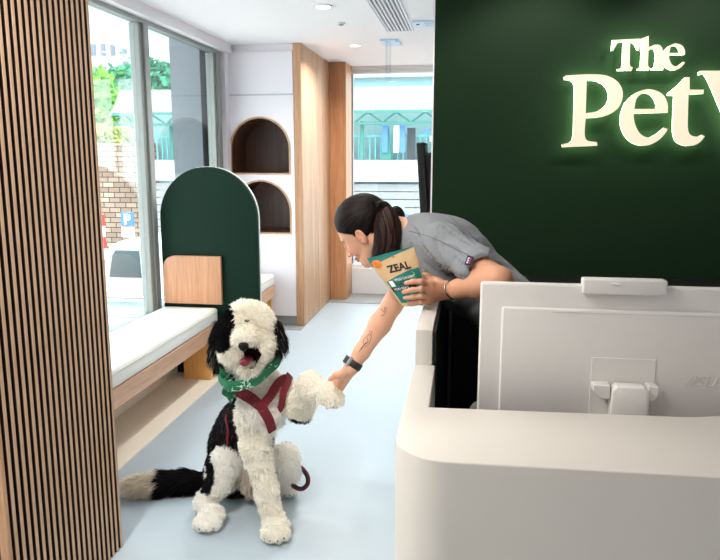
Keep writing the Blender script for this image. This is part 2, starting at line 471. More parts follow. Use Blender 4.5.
B().prism(arch(cx, 0.007, 1.343, hw + 0.003), 0.018, 'Y', 4.221, 0.002).build('back_panel', pbr('pale_edge', (214, 222, 218), 0.5), dv, smooth=True, angle=0.5)
# beech back rest fixed to the divider, one rounded corner
x0, x1, z0, z1, r = -1.915, -1.53, 0.477, 0.785, 0.085
pts = [(x0, z0), (x1, z0), (x1, z1)] + [(x0 + r - r * sin(a), z1 - r + r * cos(a)) for a in [pi / 2 * k / 12 for k in range(13)]]
B().prism(pts, 0.028, 'Y', 4.158, 0.003).build('back_rest', M_oak_x, dv, smooth=True, angle=0.5)

# ================================================================ tall white cabinet with arched niches, oak panels
YC = 5.586
cab = thing('tall_cabinet', (-1.69, 5.8, 0), 'tall white built-in cabinet with two arched walnut-lined niches', 'cabinet')
n1, n2 = (-1.687, 1.262, 1.717), (-1.687, 0.776, 1.212); nh = 0.252
def front_with_holes(name, x0, x1, z0, z1, holes, y, d, mat, par):
    cu = bpy.data.curves.new(name, 'CURVE'); cu.dimensions = '2D'; cu.fill_mode = 'BOTH'; cu.extrude = d / 2
    for poly in [[(x0, z0), (x1, z0), (x1, z1), (x0, z1)]] + holes:
        sp = cu.splines.new('POLY'); sp.points.add(len(poly) - 1); sp.use_cyclic_u = True
        for k, p in enumerate(poly): sp.points[k].co = (p[0], p[1], 0, 1)
    tmp = bpy.data.objects.new('t', cu); COL.objects.link(tmp)
    me = bpy.data.meshes.new_from_object(tmp.evaluated_get(bpy.context.evaluated_depsgraph_get()))
    bpy.data.objects.remove(tmp); bpy.data.curves.remove(cu)
    me.transform(Matrix.Translation((0, y + d / 2, 0)) @ Matrix.Rotation(pi / 2, 4, 'X'))
    return put(name, me, mat, par)
front_with_holes('face_panel', -1.98, -1.402, 0.085, 1.885, [arch(n[0], n[1], n[2], nh) for n in (n1, n2)], YC, 0.02, M_white, cab)
B().box(-1.978, -1.404, YC, YC + 0.02, 1.897, 2.225, 0.002).build('flap_door', M_white, cab)
B().box(-1.98, -1.40, YC + 0.015, YC + 0.42, 2.225, CEIL - 0.001).build('head_filler', M_white, cab)
B().box(-1.98, -1.40, YC + 0.006, YC + 0.022, 1.885, 1.897).build('shadow_gap', pbr('light_grey_reveal', (196, 194, 200), 0.6), cab)
B().box(-1.98, -1.40, YC + 0.02, YC + 0.45, 0.0, 0.08).build('plinth', M_greytile, cab)
for n in (n1, n2):
    arch_ring(n[0], n[1] - 0.003, n[2] + 0.003, nh + 0.003, 0.013, YC - 0.006, 0.03, 'niche_trim', M_oak, cab, True)
    # open box: back and curved sleeve
    nb = B().prism(arch(n[0], n[1] - 0.02, n[2] + 0.02, nh + 0.02), 0.02, 'Y', YC + 0.38).build('niche_back', M_walnut, cab)
    arch_ring(n[0], n[1] - 0.002, n[2] + 0.002, nh + 0.002, 0.012, YC + 0.024, 0.356, 'niche_sleeve', M_walnut, cab, True)
B().box(-1.98, -1.965, YC + 0.02, YC + 0.42, 0.08, 2.225).build('side_panel', M_white, cab)
B().box(-1.415, -1.402, YC + 0.02, YC + 0.42, 0.08, 2.225).build('side_panel', M_white, cab)
slab('trim_9', -1.99, -1.33, 5.44, 5.60, 0.0, 0.005, M_greytile)

op = thing('oak_cladding', (-1.37, 6.1, 0), 'full-height light oak wall panels running back beside the white cabinet', 'wall panel')
B().box(-1.398, -1.335, YC - 0.01, YC + 0.02, 0.006, CEIL - 0.001, 0.002).build('end_board', M_oak, op)
B().box(-1.398, -1.334, YC + 0.02, 6.16, 0.006, CEIL - 0.001, 0.001).build('panel', M_oak, op)
B().box(-1.398, -1.334, 6.168, 6.715, 0.006, CEIL - 0.001, 0.001).build('panel', M_oak, op)
pl = B().box(-1.36, -1.175, 6.72, 7.04, 0.007, CEIL - 0.001, 0.002).build('oak_pillar', wood('warm_oak', (176, 116, 76), (206, 152, 108), 'Z', 1.0))
meta(pl, 'square oak-faced pillar against the left edge of the far window', 'pillar')

# ================================================================ ceiling fittings
g = thing('air_grille', (-0.52, 4.6, CEIL), 'long slotted white air-conditioning grille set in the ceiling', 'air vent')
gx0, gx1, gy0, gy1 = -0.615, -0.415, 3.7, 5.16
B().box(gx0, gx0 + 0.014, gy0, gy1, CEIL - 0.006, CEIL - 0.0005).box(gx1 - 0.014, gx1, gy0, gy1, CEIL - 0.006, CEIL - 0.0005)\
   .box(gx0, gx1, gy1 - 0.014, gy1, CEIL - 0.006, CEIL - 0.0005).box(gx0, gx1, gy0, gy0 + 0.014, CEIL - 0.006, CEIL - 0.0005).build('frame', M_white, g)
B().box(gx0 + 0.01, gx1 - 0.01, gy0 + 0.01, gy1 - 0.01, CEIL - 0.0025, CEIL - 0.0006).build('duct_opening', M_rubber, g)
for k in range(7):
    x = gx0 + 0.026 + k * 0.0247
    B().box(x - 0.0045, x + 0.0045, gy0 + 0.012, gy1 - 0.012, CEIL - 0.008, CEIL - 0.003).build('louvre', M_white, g)
b = B()
for k in range(58):
    b.box(gx0 + 0.012, gx1 - 0.012, gy0 + 0.025 + k * 0.0245, gy0 + 0.029 + k * 0.0245, CEIL - 0.006, CEIL - 0.003)
b.build('cross_bars', M_white, g)

M_lampon = pbr('lamp_diffuser', (255, 250, 240), 0.5, emit=(255, 246, 232), estr=3.0)
def downlight(x, y, label, group, r=0.05, power=14, blend=True):
    t = thing('downlight', (x, y, CEIL), label, 'ceiling light', group)
    b = B(); b.disc((x, y, CEIL - 0.003), r, 0.006, 32, r2=r * 0.96); b.build('trim_ring', M_white, t, smooth=True)
    B().disc((x, y, CEIL - 0.0068), r * 0.72, 0.0016, 28).build('diffuser', M_lampon, t)
    L = bpy.data.lights.new('downlight_lamp', 'AREA'); L.shape = 'DISK'; L.size = r * 1.4; L.energy = power; L.color = (1.0, 0.95, 0.88); L.spread = radians(150)
    o = bpy.data.objects.new('downlight_lamp', L); COL.objects.link(o); o.parent = t; o.location = (0, 0, -0.012)
    return t
downlight(-0.93, 5.75, 'round ceiling downlight nearest the far window', 'd', 0.055, 10)
p_ = atz(323, 6, CEIL); downlight(p_.x, p_.y, 'round ceiling downlight beside the top end of the air grille', 'd', 0.06, 10)
for x, y, p_ in ((-0.7, 3.3, 1), (-0.45, 2.5, 1), (-1.1, 1.2, 6.5), (-1.1, 0.85, 5), (-0.7, 1.65, 1.8), (-0.9, 0.2, 3), (1.2, -0.3, 0.6), (-0.5, -0.6, 1.5), (0.5, -1.4, 2.6)):  # unseen lamps added to brighten the room and the faces turned this way
    downlight(x, y, 'unseen round ceiling lamp added to fill the front of the room', 'added fill lamps over the front of the room', 0.07, P_FILL * p_)
for o in COL.objects:
    if o.get('group') == 'd': del o['group']
s = thing('smoke_detector', (-0.874, 4.817, CEIL), 'tiny flush ceiling sensor left of the air grille', 'sensor')
B().disc((-0.874, 4.817, CEIL - 0.005), 0.032, 0.01, 24, r2=0.026).build('body', M_white, s, smooth=True)
B().disc((-0.874, 4.817, CEIL - 0.013), 0.016, 0.006, 20, r2=0.019).build('sensor_head', M_greytile, s, smooth=True)
M_pale = pbr('pale_blue_acrylic', (196, 216, 238), 0.3)
e = thing('exit_sign', (-0.62, 5.6, CEIL), 'pale blue ceiling plate with a thin clear hanging blade beyond the grille', 'sign')
B().box(-0.70, -0.56, 5.50, 5.78, CEIL - 0.012, CEIL - 0.0005, 0.003).build('ceiling_plate', M_pale, e)
B().box(-0.655, -0.625, 5.50, 5.62, CEIL - 0.30, CEIL - 0.012, 0.002).build('blade', glassmat('clear_blue_acrylic', (246, 250, 254)), e)
B().disc((-0.575, 5.53, CEIL - 0.014), 0.006, 0.005, 12).build('indicator_lamp', M_rubber, e)
e = thing('ceiling_box', (-0.31, 4.9, CEIL), 'flat pale blue ceiling plate with a dark red dot beside the green wall', 'ceiling fitting')
B().box(-0.40, -0.16, 4.80, 4.98, CEIL - 0.014, CEIL - 0.0005, 0.003).build('ceiling_plate', M_pale, e)
B().disc((-0.365, 4.86, CEIL - 0.016), 0.01, 0.006, 12).build('indicator_lamp', pbr('dark_red', (110, 20, 40), 0.4), e)
for yy in (4.83, 4.90): B().box(-0.32, -0.22, yy, yy + 0.006, CEIL - 0.0155, CEIL - 0.0138).build('printed_line', M_greytile, e)

# ================================================================ green feature wall with the sign
YG = 2.9
slab('wall_green', -0.150, 3.0, YG, YG + 0.12, 0, CEIL, M_greenwall)
slab('trim_10', -0.156, -0.150, YG, YG + 0.12, 0, CEIL, M_white)
tv = thing('wall_screen', (-0.19, 3.3, 1.1), 'slim black screen seen nearly edge-on beside the green wall', 'screen')
mt = Matrix.Rotation(radians(-4), 3, 'Y')
B().box(-0.228, -0.190, 3.20, 3.42, 1.115, 1.465, 0.006, M=mt).build('panel', M_rubber, tv)
B().box(-0.200, -0.150, 3.22, 3.42, 1.15, 1.42, 0.01, M=mt).build('rear_housing', M_black, tv)
B().box(-0.170, -0.10, 3.26, 3.36, 1.24, 1.32, 0.004).build('bracket', M_chrome, tv)
B().box(-0.10, 0.02, 3.02, 3.40, 1.20, 1.36, 0.004).build('wall_mount', M_rubber, tv)

M_face = pbr('letter_face', (150, 138, 124), 0.5, emit=(255, 232, 205), estr=FACE_E)
M_glow = pbr('letter_edge', (250, 255, 240), 0.5, emit=(242, 255, 226), estr=EDGE_E)
M_halo = pbr('halo_lamp', (250, 255, 240), 0.5, emit=(226, 255, 196), estr=HALO_E)
def smooth_poly(spec):
    """spec: list of (x,y,'c'|'s'); corner points stay sharp, the runs between corners are splines"""
    n = len(spec); out = []
    for i in range(n):
        p0, p1, p2, p3 = spec[i - 1], spec[i], spec[(i + 1) % n], spec[(i + 2) % n]
        if p1[2] == 'c': a = (2 * p1[0] - p2[0], 2 * p1[1] - p2[1])
        else: a = p0[:2]
        if p2[2] == 'c': b = (2 * p2[0] - p1[0], 2 * p2[1] - p1[1])
        else: b = p3[:2]
        if p1[2] == 'c' and p2[2] == 'c': out.append(p1[:2]); continue
        for k in range(6):
            t = k / 6
            q = []
            for c in (0, 1):
                q.append(0.5 * ((2 * p1[c]) + (-a[c] + p2[c]) * t + (2 * a[c] - 5 * p1[c] + 4 * p2[c] - b[c]) * t * t + (-a[c] + 3 * p1[c] - 3 * p2[c] + b[c]) * t ** 3))
            out.append(tuple(q))
    return out
def parse(s):
    r = []
    for w in s.split():
        k = 'c' if w[-1] == 'c' else 's'
        a, b_ = w.rstrip('cs').split(','); r.append((float(a), float(b_), k))
    return r
GL = {
 'P': ((555, 65, 5.6), ['50,66c 62,58c 200,52s 290,60s 352,95s 379,150s 370,212s 335,258s 270,288s 172,298c 168,340s 167,395s 182,423s 235,432c 237,452c 45,460c 38,446c 85,432s 98,405s 103,370s 108,150s 104,108s 88,88s 52,80c',
                        '178,85c 230,90s 275,115s 298,160s 290,215s 255,250s 220,263s 172,270c']),
 'e': ((615, 65, 5.6), ['296,266c 294,215s 268,165s 215,139s 165,138s 105,165s 55,215s 31,290s 38,360s 75,420s 130,449s 190,448s 245,420s 282,382s 295,358c 275,352c 230,388s 185,406s 140,383s 112,330s 103,272c',
                        '108,246c 120,190s 148,163s 180,158s 208,175s 228,210s 233,246c']),
 't': ((615, 65, 5.6), ['395,68c 418,68c 418,138c 498,138c 496,160c 412,165c 408,290s 408,350s 417,385s 440,399s 468,400s 490,392c 503,399c 478,430s 440,450s 390,452s 345,430s 328,390s 325,330s 332,172c 297,170c 300,156s 350,115s']),
 'W': ((615, 65, 5.6), ['466,44c 480,32c 615,32c 620,50c 600,62c 682,320c 740,150c 712,62c 690,50c 695,32c 850,32c 855,50c 830,62c 905,320c 960,90c 920,50c 925,32c 1030,32c 1030,50c 1000,70c 905,455c 880,455c 780,220c 700,455c 675,455c 520,85s 470,55c']),
 'T': ((605, 30, 8.0), ['60,80c 282,69c 275,160c 258,160c 235,110s 202,93c 198,230s 200,285s 222,298c 214,322c 98,325c 100,312c 135,295s 140,240s 147,96c 105,102s 68,160c 50,166c']),
 'h': ((605, 30, 8.0), ['278,74c 350,45c 350,146c 385,122s 430,118s 458,145s 462,200s 460,280s 475,300c 468,318c 370,320c 372,308c 395,290s 405,220s 400,165s 375,146s 348,168c 345,240s 345,285s 360,302c 355,320c 258,322c 260,308c 283,290s 290,200s 290,110s 278,90c']),
}
def letter(ch, offs, outlines, name, label, xf=None):
    ox, oy, s = offs
    polys = []
    for o in outlines:
        pp = smooth_poly(parse(o))
        q = []
        for x, y in pp:
            if xf: x, y = xf(x, y)
            P = at(ox + x / s, oy + y / s, YG - 0.045)
            q.append((P.x, P.z))
        polys.append(q)
    t = None
    c = polys[0]; cx_ = sum(p[0] for p in c) / len(c); zb = min(p[1] for p in c)
    t = thing('sign_letter', (cx_, YG - 0.02, zb), label, 'sign letter', 'illuminated sign letters')
    front = None
    for nm, y, d, mat in (('face', YG - 0.045, 0.004, M_face), ('side_band', YG - 0.041, 0.006, M_glow), ('back_plate', YG - 0.035, 0.003, M_halo)):
        cu = bpy.data.curves.new(nm, 'CURVE'); cu.dimensions = '2D'; cu.fill_mode = 'BOTH'; cu.extrude = d / 2
        for poly in polys:
            sp = cu.splines.new('POLY'); sp.points.add(len(poly) - 1); sp.use_cyclic_u = True
            for k, p in enumerate(poly): sp.points[k].co = (p[0], p[1], 0, 1)
        tmp = bpy.data.objects.new('t', cu); COL.objects.link(tmp)
        me = bpy.data.meshes.new_from_object(tmp.evaluated_get(bpy.context.evaluated_depsgraph_get()))
        bpy.data.objects.remove(tmp); bpy.data.curves.remove(cu)
        me.transform(Matrix.Translation((0, y + d / 2, 0)) @ Matrix.Rotation(pi / 2, 4, 'X'))
        put(nm, me, mat, t)
    b = B()
    for px, pz in ((cx_ - 0.01, zb + 0.02),):
        b.tube([(px, YG - 0.032, pz), (px, YG - 0.001, pz)], 0.003, 8)
    b.build('standoff', M_rubber, t)
se = lambda x, y: (462 + (x - 30) * (640 - 462) / 266, 110 + (y - 138) * (320 - 110) / 312)
letter('T', *GL['T'], 'T', 'small glowing capital T at the start of the upper sign row')
letter('h', *GL['h'], 'h', 'small glowing lower-case h in the upper sign row')
letter('e', GL['T'][0], GL['e'][1], 'e', 'small glowing lower-case e ending the upper sign row', se)
letter('P', *GL['P'], 'P', 'large glowing capital P at the start of the lower sign row')
letter('e', *GL['e'], 'e', 'large glowing lower-case e in the lower sign row')
letter('t', *GL['t'], 't', 'large glowing lower-case t in the lower sign row')
letter('W', *GL['W'], 'W', 'large glowing capital W cut off by the right edge of the photo')
# wall washer that throws the letters' shadows down the wall
def spot(x, y, z, tx, ty, tz, power, ang, label):
    t = thing('ceiling_spotlight', (x, y, CEIL), label, 'ceiling light', 'spotlights over the sign')
    B().disc((x, y, CEIL - 0.004), 0.045, 0.008, 28).build('trim_ring', M_white, t)
    d = (Vector((tx, ty, tz)) - Vector((x, y, z))).normalized()
    B().tube([Vector((x, y, CEIL - 0.008)), Vector((x, y, CEIL - 0.008)) + d * 0.05], 0.03, 20).build('lamp_head', M_white, t)
    L = bpy.data.lights.new('spot_lamp', 'SPOT'); L.energy = power; L.spot_size = ang; L.spot_blend = 0.6; L.shadow_soft_size = 0.02; L.color = (1, 0.93, 0.82)
    o = bpy.data.objects.new('spot_lamp', L); COL.objects.link(o); o.parent = t
    o.location = d * 0.06 + Vector((0, 0, -0.008)); o.rotation_euler = d.to_track_quat('-Z', 'Y').to_euler()
for x in (0.25, 0.85):
    spot(x, 2.35, CEIL, x, YG, 1.3, P_SPOT, radians(95), 'small round ceiling spotlight above the glowing sign, outside the picture')

# ================================================================ reception counter
ctr = thing('reception_counter', (0.6, 1.6, 0), 'off-white rounded reception counter with a raised ledge on its left run', 'counter')
def corner(cx_, cy_, r, a0, a1, n=10):
    return [(cx_ + r * cos(a0 + (a1 - a0) * k / n), cy_ + r * sin(a0 + (a1 - a0) * k / n)) for k in range(n + 1)]
XO = -0.120
yf = 1.105; r = 0.10
front = corner(XO + r, yf + r, r, pi, 1.5 * pi)
plan = [(XO, 1.655)] + front + [(2.0, yf + 0.045), (2.0, 1.45), (0.62, 1.45), (0.56, 1.427), (0.50, 1.402), (0.44, 1.385), (-0.068, 1.362), (-0.070, 1.655)]
M_counter_b = M_counter
B().prism(plan, 0.9 - 0.04, 'Z', 0.04, 0.004, 3).build('body', M_counter, ctr, smooth=True, angle=0.5)
ri = [(XO, 3.0 - 0.12), (XO, 1.6565), (-0.078, 1.6565), (-0.078, 3.0 - 0.12)]
B().prism(ri, 0.987 - 0.04, 'Z', 0.04, 0.003, 2).build('raised_ledge', M_counter, ctr, smooth=True, angle=0.5)
kick = [(XO + 0.02, 2.86)] + corner(XO + 0.02 + r, yf + 0.02 + r, r, pi, 1.5 * pi) + [(1.98, yf + 0.065), (1.98, yf + 0.3), (-0.085, 1.34), (-0.085, 2.86)]
B().prism(kick, 0.04, 'Z', 0.0, 0).build('kick_plate', M_greytile, ctr)
B().box(-0.0765, -0.070, 1.665, 2.86, 0.03, 0.980).build('inner_lining', M_black, ctr)
B().box(-0.066, 0.60, 1.368, 1.376, 0.03, 0.885).build('inner_front_lining', M_black, ctr)
dk = thing('work_desk', (0.9, 1.6, 0), 'low black work desk tucked behind the reception counter under the monitor', 'desk')
B().box(-0.05, 1.9, 1.458, 1.80, 0.70, 0.724, 0.003).build('desk_top', M_black, dk)
for xa in (-0.05, 1.87): B().box(xa, xa + 0.03, 1.46, 1.79, 0.0, 0.70).build('side_support', M_black, dk)
bc = thing('black_cupboard', (0.3, 2.6, 0), 'black cupboard behind the counter with a thin steel edge', 'cabinet')
B().box(-0.062, 1.3, 2.45, 2.86, 0.05, 0.93, 0.003).build('body', M_black, bc)
B().box(-0.05, 1.28, 2.47, 2.86, 0.0, 0.05).build('plinth', M_rubber, bc)
for k in range(3):
    xx = -0.045 + k * 0.45
    dr = B().box(xx, xx + 0.44, 2.433, 2.449, 0.06, 0.925, 0.002).build('door', M_rubber, bc)
    B().box(xx + 0.40, xx + 0.41, 2.424, 2.433, 0.55, 0.75, 0.002).build('handle', M_black, dr)
B().box(-0.060, -0.048, 2.430, 2.449, 0.05, 0.93, 0.001).build('steel_edge', M_chrome, bc)

# ================================================================ monitor
M_mon = pbr('white_plastic', (222, 218, 214), 0.45, vary=0.01)
mo = thing('computer_monitor', (0.338, 1.52, 0.725), 'large white computer monitor seen from behind on the reception desk', 'monitor')
ym = 1.48
B().box(0.030, 0.646, ym + 0.012, ym + 0.034, 0.785, 1.137, 0.006, 3).build('bezel', M_mon, mo, smooth=True)
B().box(0.036, 0.640, ym + 0.034, ym + 0.037, 0.791, 1.131).build('screen', M_rubber, mo)
B().box(0.076, 0.600, ym, ym + 0.013, 0.82, 1.087, 0.005, 3).build('rear_housing', M_mon, mo, smooth=True)
br = B().box(0.238, 0.404, ym - 0.004, ym + 0.030, 1.120, 1.152, 0.004, 3).build('webcam_bar', M_mon, mo, smooth=True)
B().ball((0.303, ym - 0.005, 1.143), (0.010, 0.002, 0.003)).build('lens_cover', M_white, br)
B().box(0.264, 0.393, ym - 0.0022, ym + 0.001, 0.842, 0.9855, 0.001).build('mount_plate', M_mon, mo)
st = B().prism([(0.298, 0.725), (0.378, 0.725), (0.375, 0.926), (0.366, 0.936), (0.310, 0.936), (0.302, 0.926)], 0.036, 'Y', ym - 0.042, 0.004).build('stand_arm', M_mon, mo, smooth=True, angle=0.5)
for x0_, x1_, sgn in ((0.266, 0.300, 1), (0.374, 0.396, -1)):
    hb = [(x0_, 0.934), (x1_, 0.934), (x1_, 0.905), ((x0_ + 0.014) if sgn > 0 else (x1_), 0.905), (x0_, 0.92)] if sgn > 0 else [(x0_, 0.937), (x1_, 0.934), (x1_, 0.918), (x1_ - 0.008, 0.905), (x0_, 0.905)]
    B().prism(hb, 0.03, 'Y', ym - 0.030, 0.002).build('hinge', M_mon, mo)
B().box(0.20, 0.48, ym - 0.015, ym + 0.16, 0.7255, 0.737, 0.004).build('stand_base', M_mon, mo)
# perforated vent line and the embossed maker's mark
b = B()
for k in range(60): b.box(0.18 + k * 0.0065, 0.1832 + k * 0.0065, ym - 0.0008, ym + 0.001, 1.0790, 1.0798)
b.build('vent_holes', pbr('vent_grey', (168, 164, 160), 0.7), mo)
def text_obj(body, size, name, mat, par, M, extrude=0.0005, shear=0.0, ox='LEFT', bold=0.0, spacing=1.0):
    cu = bpy.data.curves.new(name, 'FONT'); cu.body = body; cu.size = size; cu.extrude = extrude; cu.shear = shear; cu.align_x = ox; cu.offset = bold; cu.space_character = spacing
    tmp = bpy.data.objects.new('t', cu); COL.objects.link(tmp)
    me = bpy.data.meshes.new_from_object(tmp.evaluated_get(bpy.context.evaluated_depsgraph_get()))
    bpy.data.objects.remove(tmp); bpy.data.curves.remove(cu)
    me.transform(M)
    return put(name, me, mat, par)
text_obj('/ISUS', 0.034, 'logo', pbr('raised_logo_plastic', (206, 203, 200), 0.35), mo, Matrix.Translation((0.452, ym - 0.001, 0.932)) @ Matrix.Rotation(pi / 2, 4, 'X'), 0.0010, 0.35, spacing=1.05)

gi = thing('desk_ornament', (0.02, 1.6, 0.725), 'small grey rounded desk object with a yellow-green tip beside the monitor', 'ornament')
p = at(478, 404, 1.62)
B().ball((p.x, 1.62, 0.775), (0.026, 0.026, 0.05)).build('body', pbr('grey_felt', (92, 94, 96), 0.9), gi, smooth=True)
B().ball((p.x + 0.008, 1.61, 0.835), (0.009, 0.009, 0.012)).build('tip', pbr('lime', (170, 190, 70), 0.6), gi, smooth=True)
# ================================================================ the street outside
M_road = pbr('pale_concrete_road', (205, 205, 200), 0.9, vary=0.06, scale=2)
slab('ground', -60, 40, 7.6, 90, -2.3, -2.1, M_road)
slab('ground_side', -60, -3.2, -10, 7.6, -2.3, -2.1, M_road)
M_tealp = pbr('pale_teal_render', (124, 158, 160), 0.8, vary=0.03)
M_teal = pbr('teal_steel', (60, 120, 112), 0.6)
M_corr = pbr('white_corrugated_sheet', (172, 178, 178), 0.6)
M_par = pbr('pale_concrete', (168, 170, 174), 0.8, vary=0.03)
M_shut = pbr('grey_shutter', (140, 142, 146), 0.6)
mk = thing('market_hall', (-3.5, 16, -2.1), 'long pale teal market building with corrugated awning and green trusses across the street', 'building')
X0, X1 = -8.36, 1.6
b = B()
n = int((X1 - X0) / 0.11)
pts = []
for k in range(n + 1):                       # corrugated awning, sloping towards the street
    x = X0 + k * 0.11
    pts.append((x, 15.75 + (0.03 if k % 2 else 0)))
bm = b.bm
tv_, bv_ = [], []
for x, y in pts:
    tv_.append(bm.verts.new((x, y + 0.55, 2.98))); bv_.append(bm.verts.new((x, y, 2.40)))
for k in range(n): bm.faces.new((bv_[k], bv_[k + 1], tv_[k + 1], tv_[k]))
r = bmesh.ops.solidify(bm, geom=bm.faces[:], thickness=0.02)
b.build('awning', M_corr, mk)
B().box(X0, X1, 15.74, 15.8, 2.36, 2.42).box(X0, X1, 15.9, 16.0, 2.12, 2.18).build('truss_chord', M_teal, mk)
b = B(); k = 0; x = X0
while x < X1 - 0.3:
    b.tube([(x, 15.95, 2.16), (x + 0.32, 15.85, 2.38)], 0.022, 6).tube([(x + 0.32, 15.85, 2.38), (x + 0.64, 15.95, 2.16)], 0.022, 6); x += 0.64
b.build('truss_braces', M_teal, mk)
B().box(X0 + 0.2, X1, 17.2, 17.4, -2.1, 2.9).build('rear_wall', M_tealp, mk)
b = B()
for k in range(75): b.box(X0 + 0.2 + k * 0.13, X0 + 0.225 + k * 0.13, 16.3, 16.33, 1.33, 1.86)
b.box(X0 + 0.2, X1, 16.29, 16.34, 1.86, 1.90).build('railing', pbr('teal_rail', (96, 176, 180), 0.6), mk)
B().box(X0 + 0.6, X1, 16.1, 16.6, 0.84, 1.33).build('parapet', M_par, mk)
b = B()
for k in range(16): b.box(X0 + 0.7, X1, 16.24 + 0.02 * (k % 2), 16.3, 0.80 - (k + 1) * 0.18, 0.80 - k * 0.18 - 0.02)
b.build('shutter', M_shut, mk)
for x in (-7.1, -4.6, -2.5, -0.4):
    B().box(x, x + 0.08, 16.15, 16.25, 1.33, 2.2).build('post', M_teal, mk)
B().prism([(-2.05, 1.34), (-1.78, 1.34), (-1.84, 2.1)], 0.05, 'Y', 16.16).build('teal_fin', M_teal, mk)
B().box(-1.42, -1.24, 16.2, 16.26, 1.35, 2.05).build('dark_post', pbr('dark_frame', (50, 56, 60), 0.6), mk)
bl = pbr('sign_blue', (70, 120, 220), 0.5); wh = pbr('sign_white', (245, 245, 245), 0.5)
for x, c in ((-1.98, bl), (-1.72, wh), (-1.58, bl)):
    q = B().box(x, x + 0.12, 16.1, 16.13, 1.5, 2.1).build('banner', c, mk)
for k, (x, z) in enumerate(((-1.05, 1.9), (-0.9, 1.75), (-1.15, 1.62))):
    B().box(x, x + 0.13, 16.08, 16.12, z, z + 0.1).build('small_sign', wh if k % 2 else bl, mk)
# blue parking signs: one on the stone wall side, one before the shutters
def psign(px, py, Y, w, label, plate=True):
    P = at(px, py, Y)
    t = thing('parking_sign', (P.x, Y, -2.1), label, 'sign', 'blue parking signs outside')
    B().box(P.x - w / 2, P.x + w / 2, Y - 0.015, Y + 0.015, P.z - w / 2, P.z + w / 2, 0.01).build('sign_plate', bl, t)
    text_obj('P', w * 1.05, 'letter_p', wh, t, Matrix.Translation((P.x, Y - 0.02, P.z - w * 0.38)) @ Matrix.Rotation(pi / 2, 4, 'X'), 0.004, 0, 'CENTER', 0.01)
    B().tube([(P.x, Y + 0.04, -2.1), (P.x, Y + 0.04, P.z + w / 2)], 0.03, 10).build('post', M_alu, t)
    if plate: B().box(P.x - w / 2, P.x + w / 2, Y - 0.015, Y + 0.015, P.z - w * 1.35, P.z - w * 0.6, 0.008).build('notice_plate', wh, t)
psign(127.5, 219, 13, 0.27, 'blue square P parking sign on a post before the stone wall')
psign(401, 221, 14.5, 0.30, 'blue P parking sign seen through the far window', False)
nb_ = at(398, 210, 15.5)
nb = thing('notice_board', (nb_.x, 15.22, -2.1), 'pale green notice board above the blue sign outside the far window', 'sign')
B().box(nb_.x - 0.16, nb_.x + 0.16, 15.2, 15.24, nb_.z - 0.12, nb_.z + 0.12, 0.01).build('board', pbr('pale_green', (150, 200, 190), 0.6), nb)
B().tube([(nb_.x, 15.27, -2.1), (nb_.x, 15.27, nb_.z)], 0.03, 8).build('post', M_alu, nb)
# stone wall
def brickmat():
    m, nt, b = newmat('sandstone_blocks')
    tc = nt.nodes.new('ShaderNodeTexCoord')
    mp = nt.nodes.new('ShaderNodeMapping'); mp.inputs['Rotation'].default_value = (pi / 2, 0, 0)
    br_ = nt.nodes.new('ShaderNodeTexBrick')
    br_.inputs['Scale'].default_value = 1.0; br_.inputs['Brick Width'].default_value = 0.30; br_.inputs['Row Height'].default_value = 0.13; br_.inputs['Mortar Size'].default_value = 0.012
    br_.inputs['Color1'].default_value = rgb(172, 152, 136); br_.inputs['Color2'].default_value = rgb(134, 114, 100); br_.inputs['Mortar'].default_value = rgb(70, 60, 56)
    nt.links.new(tc.outputs['Object'], mp.inputs[0]); nt.links.new(mp.outputs[0], br_.inputs['Vector']); nt.links.new(br_.outputs['Color'], b.inputs['Base Color'])
    b.inputs['Roughness'].default_value = 0.9
    return m
o = B().box(-13.5, -7.9, 17.0, 17.5, -2.1, 1.75).build('stone_wall', brickmat()); meta(o, 'sandstone block retaining wall beyond the parked truck', 'wall')
o = B().box(-13.5, -8.5, 15.6, 16.9, -2.1, -1.95).build('pavement', M_par); meta(o, 'pale raised pavement at the foot of the stone wall', 'pavement')
# flatbed truck
M_van = pbr('white_truck_paint', (186, 190, 194), 0.4); M_dark = pbr('tinted_glass', (70, 84, 88), 0.2)
tr = thing('truck', (-5.5, 11.5, -2.1), 'small white truck parked in the street, cab facing left', 'truck')
cabp = [(-6.28, -1.55), (-6.28, -0.85), (-6.10, -0.45), (-5.98, -0.10), (-5.80, 0.0), (-4.75, 0.02), (-4.72, -1.55)]
B().prism(cabp, 1.55, 'Y', 10.9, 0.04, 3).build('cab', M_van, tr, smooth=True, angle=0.6)
B().prism([(-5.98, -0.60), (-5.90, -0.22), (-5.84, -0.14), (-5.42, -0.14), (-5.40, -0.60)], 0.03, 'Y', 10.88, 0.01).build('side_window', M_dark, tr)
B().prism([(-6.13, -0.52), (-6.01, -0.16), (-5.98, -0.16), (-6.10, -0.54)], 1.3, 'Y', 11.02).build('windscreen', M_dark, tr)
B().box(-6.22, -6.12, 10.72, 10.80, -0.45, -0.20, 0.015).tube([(-6.16, 10.78, -0.3), (-6.05, 10.9, -0.35)], 0.012, 8).build('wing_mirror', M_rubber, tr)
B().box(-5.38, -5.30, 10.875, 10.9, -0.80, -0.74, 0.005).build('door_handle', M_rubber, tr)
B().box(-4.70, -1.4, 10.85, 12.5, -1.35, -0.75, 0.02).build('load_bed', M_van, tr)
for x in (-5.75, -2.2):
    for y in (11.0, 12.3): B().disc((x, y, -1.72), 0.38, 0.22, 28, 'Y').build('wheel', M_rubber, tr)
